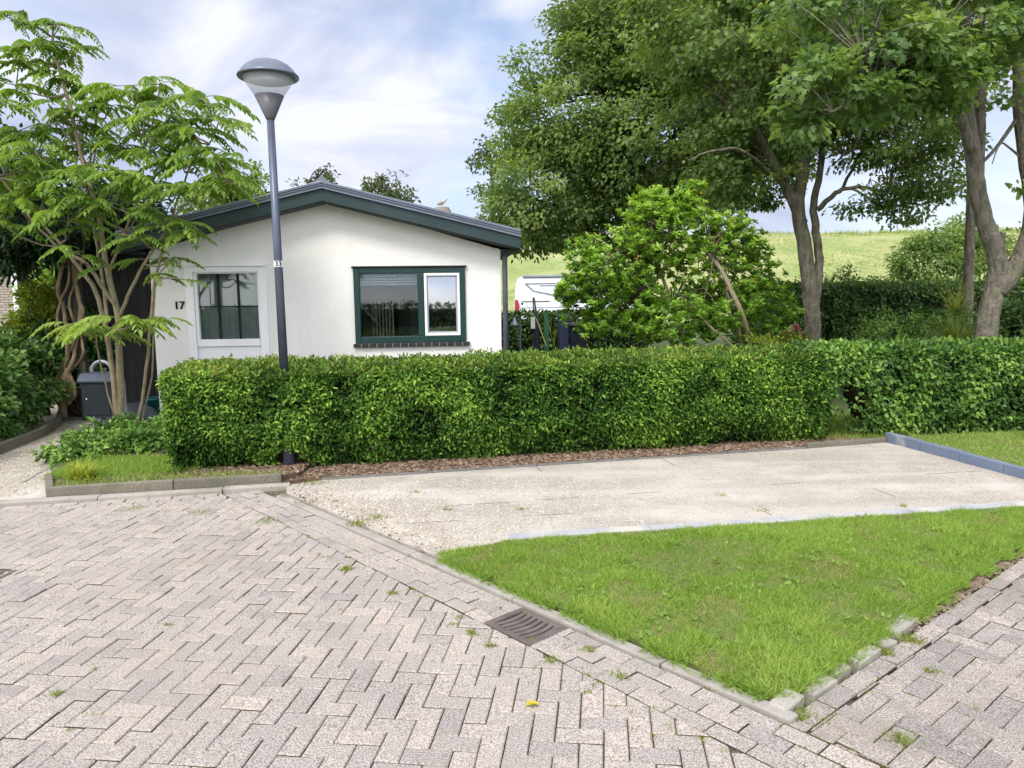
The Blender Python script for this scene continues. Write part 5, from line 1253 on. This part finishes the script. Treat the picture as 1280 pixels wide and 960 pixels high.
vq('stripe', [(.80, 1.88), (1.75, 1.66), (1.75, 1.72), (.83, 1.92)], 'vangrey', -.021); vq('stripe', [(1.1, 2.13), (2.4, 2.13), (2.4, 2.16), (1.1, 2.16)], 'vangrey')
vq('sliding_rail', [(.3, 1.40), (1.55, 1.40), (1.55, 1.43), (.3, 1.43)], 'vanblack'); vq('seam', [(-.01, 1.12), (4.6, 1.12), (4.6, 1.135), (-.01, 1.135)], 'vangrey', -.015)
vq('fuel_cap', [(.27, 1.28), (.36, 1.28), (.36, 1.36), (.27, 1.36)], 'vanblack')
q = MB(); q.tube([vp(.35, 2.56, .02), vp(3.4, 2.56, .02)], .07, 8); q.build('awning', M['vangrey'], t)
# bins and garden bits beside the house
YB_ = 14.5
def bin_(label, px0, px1, py, m, Y, lab=False):
    a, c = at(px0, py, Y), at(px1, py, Y); h_ = a[2]; w_ = c[0] - a[0]
    t = thing('wheelie_bin', label, 'bin', ((a[0] + c[0]) / 2, Y + .3, 0))
    q = MB(); x0, x1 = a[0] + .02, c[0] - .02
    vs = [(x0 + .03, Y + .05, .06), (x1 - .03, Y + .05, .06), (x1 - .03, Y + .5, .06), (x0 + .03, Y + .5, .06), (x0, Y, h_ - .06), (x1, Y, h_ - .06), (x1, Y + .6, h_ - .06), (x0, Y + .6, h_ - .06)]
    q.add(vs, [(0, 3, 2, 1), (4, 5, 6, 7), (0, 1, 5, 4), (1, 2, 6, 5), (2, 3, 7, 6), (3, 0, 4, 7)]); q.build('body', M[m], t, bevel=.015)
    q = MB(); q.prism([(a[0], Y - .03, h_ - .058), (a[0], Y - .03, h_ - .03), (a[0], Y + .2, h_), (a[0], Y + .64, h_ - .01), (a[0], Y + .64, h_ - .058)], (w_, 0, 0)); q.build('lid', M[m], t, bevel=.01)
    for xx in (x0 + .06, x1 - .11):
        q = MB(); q.lathe((xx, Y + .52, .1), [(.02, 0), (.1, 0), (.1, .05), (.02, .05)], 14, (1, 0, 0)); q.build('wheel', M['tyre'], t)
    if lab: q = MB(); q.bx(a[0] + .06, a[0] + .12, Y - .034, Y - .024, h_ - .14, h_ - .09); q.build('sticker', M['binlabel'], t)
bin_('tall navy wheelie bin standing right of the green post', 697, 713, 393, 'bin', 15.0)
bin_('lower black wheelie bin with a pale sticker beside the bush', 712.5, 735, 404, 'binblack', 14.6, True)
a = at(683, 390, 14.8); q = MB(); q.bx(a[0] - .045, a[0] + .045, a[1], a[1] + .09, 0, a[2]); q.lathe((a[0], a[1] + .045, a[2]), [(.05, 0), (.05, .02), (.01, .05)], 8)
tag(q.build('garden_post', M['greenpost'], None, (a[0], a[1], 0)), 'green garden post left of the navy bin', 'post')
Yb = 14.2; a = at(667, 372, Yb)
t = thing('parasol_stand', 'slim black folded parasol pole beside the green post', 'parasol', (a[0], Yb, 0))
q = MB(); q.tube([(a[0] + .08, Yb, 0), (a[0] + .02, Yb, a[2] * .7), (a[0], Yb, a[2])], .022, 8); q.build('pole', M['black'], t)
q = MB(); q.tube([(a[0] + .06, Yb, .3), (a[0] + .055, Yb, .6), (a[0] + .03, Yb, a[2] * .75), (a[0] + .005, Yb, a[2] - .02)], [.05, .075, .05, .02], 10); q.build('folded_canopy', M['vanblack'], t)
q = MB(); q.bx(a[0] - .06, a[0] + .02, Yb - .09, Yb - .07, 1.0, 1.22); q.build('tag', M['binlabel'], t)
q = MB(); q.lathe((a[0] + .08, Yb, 0), [(.24, 0), (.24, .05), (.06, .09)], 18); q.build('base', M['black'], t)
Yg = 12.2; a = at(650, 405, Yg)
t = thing('garden_lamp', 'small garden lamp with pale bell shade next to the house corner', 'garden lamp', (a[0], Yg, 0))
q = MB(); q.tube([(a[0], Yg, 0), (a[0], Yg, a[2]), ], .018, 8); q.build('post', M['trimdark'], t)
hk = at(643, 399, Yg); q = MB(); q.tube([(a[0], Yg, a[2] - .05), (a[0] - .02, Yg, hk[2] + .06), (hk[0] + .03, Yg, hk[2] + .1), (hk[0], Yg, hk[2] + .03)], .01, 7); q.build('arm', M['trimdark'], t)
q = MB(); q.lathe((hk[0], Yg, hk[2] - .10), [(.085, 0), (.06, .03), (.035, .07), (.02, .13)], 16); q.build('lamp_shade', M['galv'], t)

# trees on the other side of the street, seen as reflections in the panes
def dup(o, loc, rz, label):
    r_ = o.copy(); COL.objects.link(r_); r_.location = loc; r_.rotation_euler = (0, 0, rz); r_['label'] = label
    for ch in list(o.children):
        c = ch.copy(); COL.objects.link(c); c.parent = r_
    return r_
src = [o for o in COL.objects if o.get('category') == 'tree']
big = [o for o in src if 'big dense' in o['label']][0]; twin = [o for o in src if 'twin trunks' in o['label']][0]
dup(twin, (6.6, -20, 0), 2.4, 'tree across the street mirrored in the opening sash')
dup(big, (-4.0, -25, 0), 2.2, 'wide dense tree across the street mirrored in the larger green-framed pane')
dup(big, (-9.0, -21, 0), 1.2, 'dense tree across the street mirrored in the white-framed pane')
hedge('hedge', 'tall hedge across the street mirrored low in the window panes', (10, -15), (-20, -15), 1.2, 0, 1.15, 4000, .16, .10, M['lf_hedge2'], None, sprays=2, wave=.1)
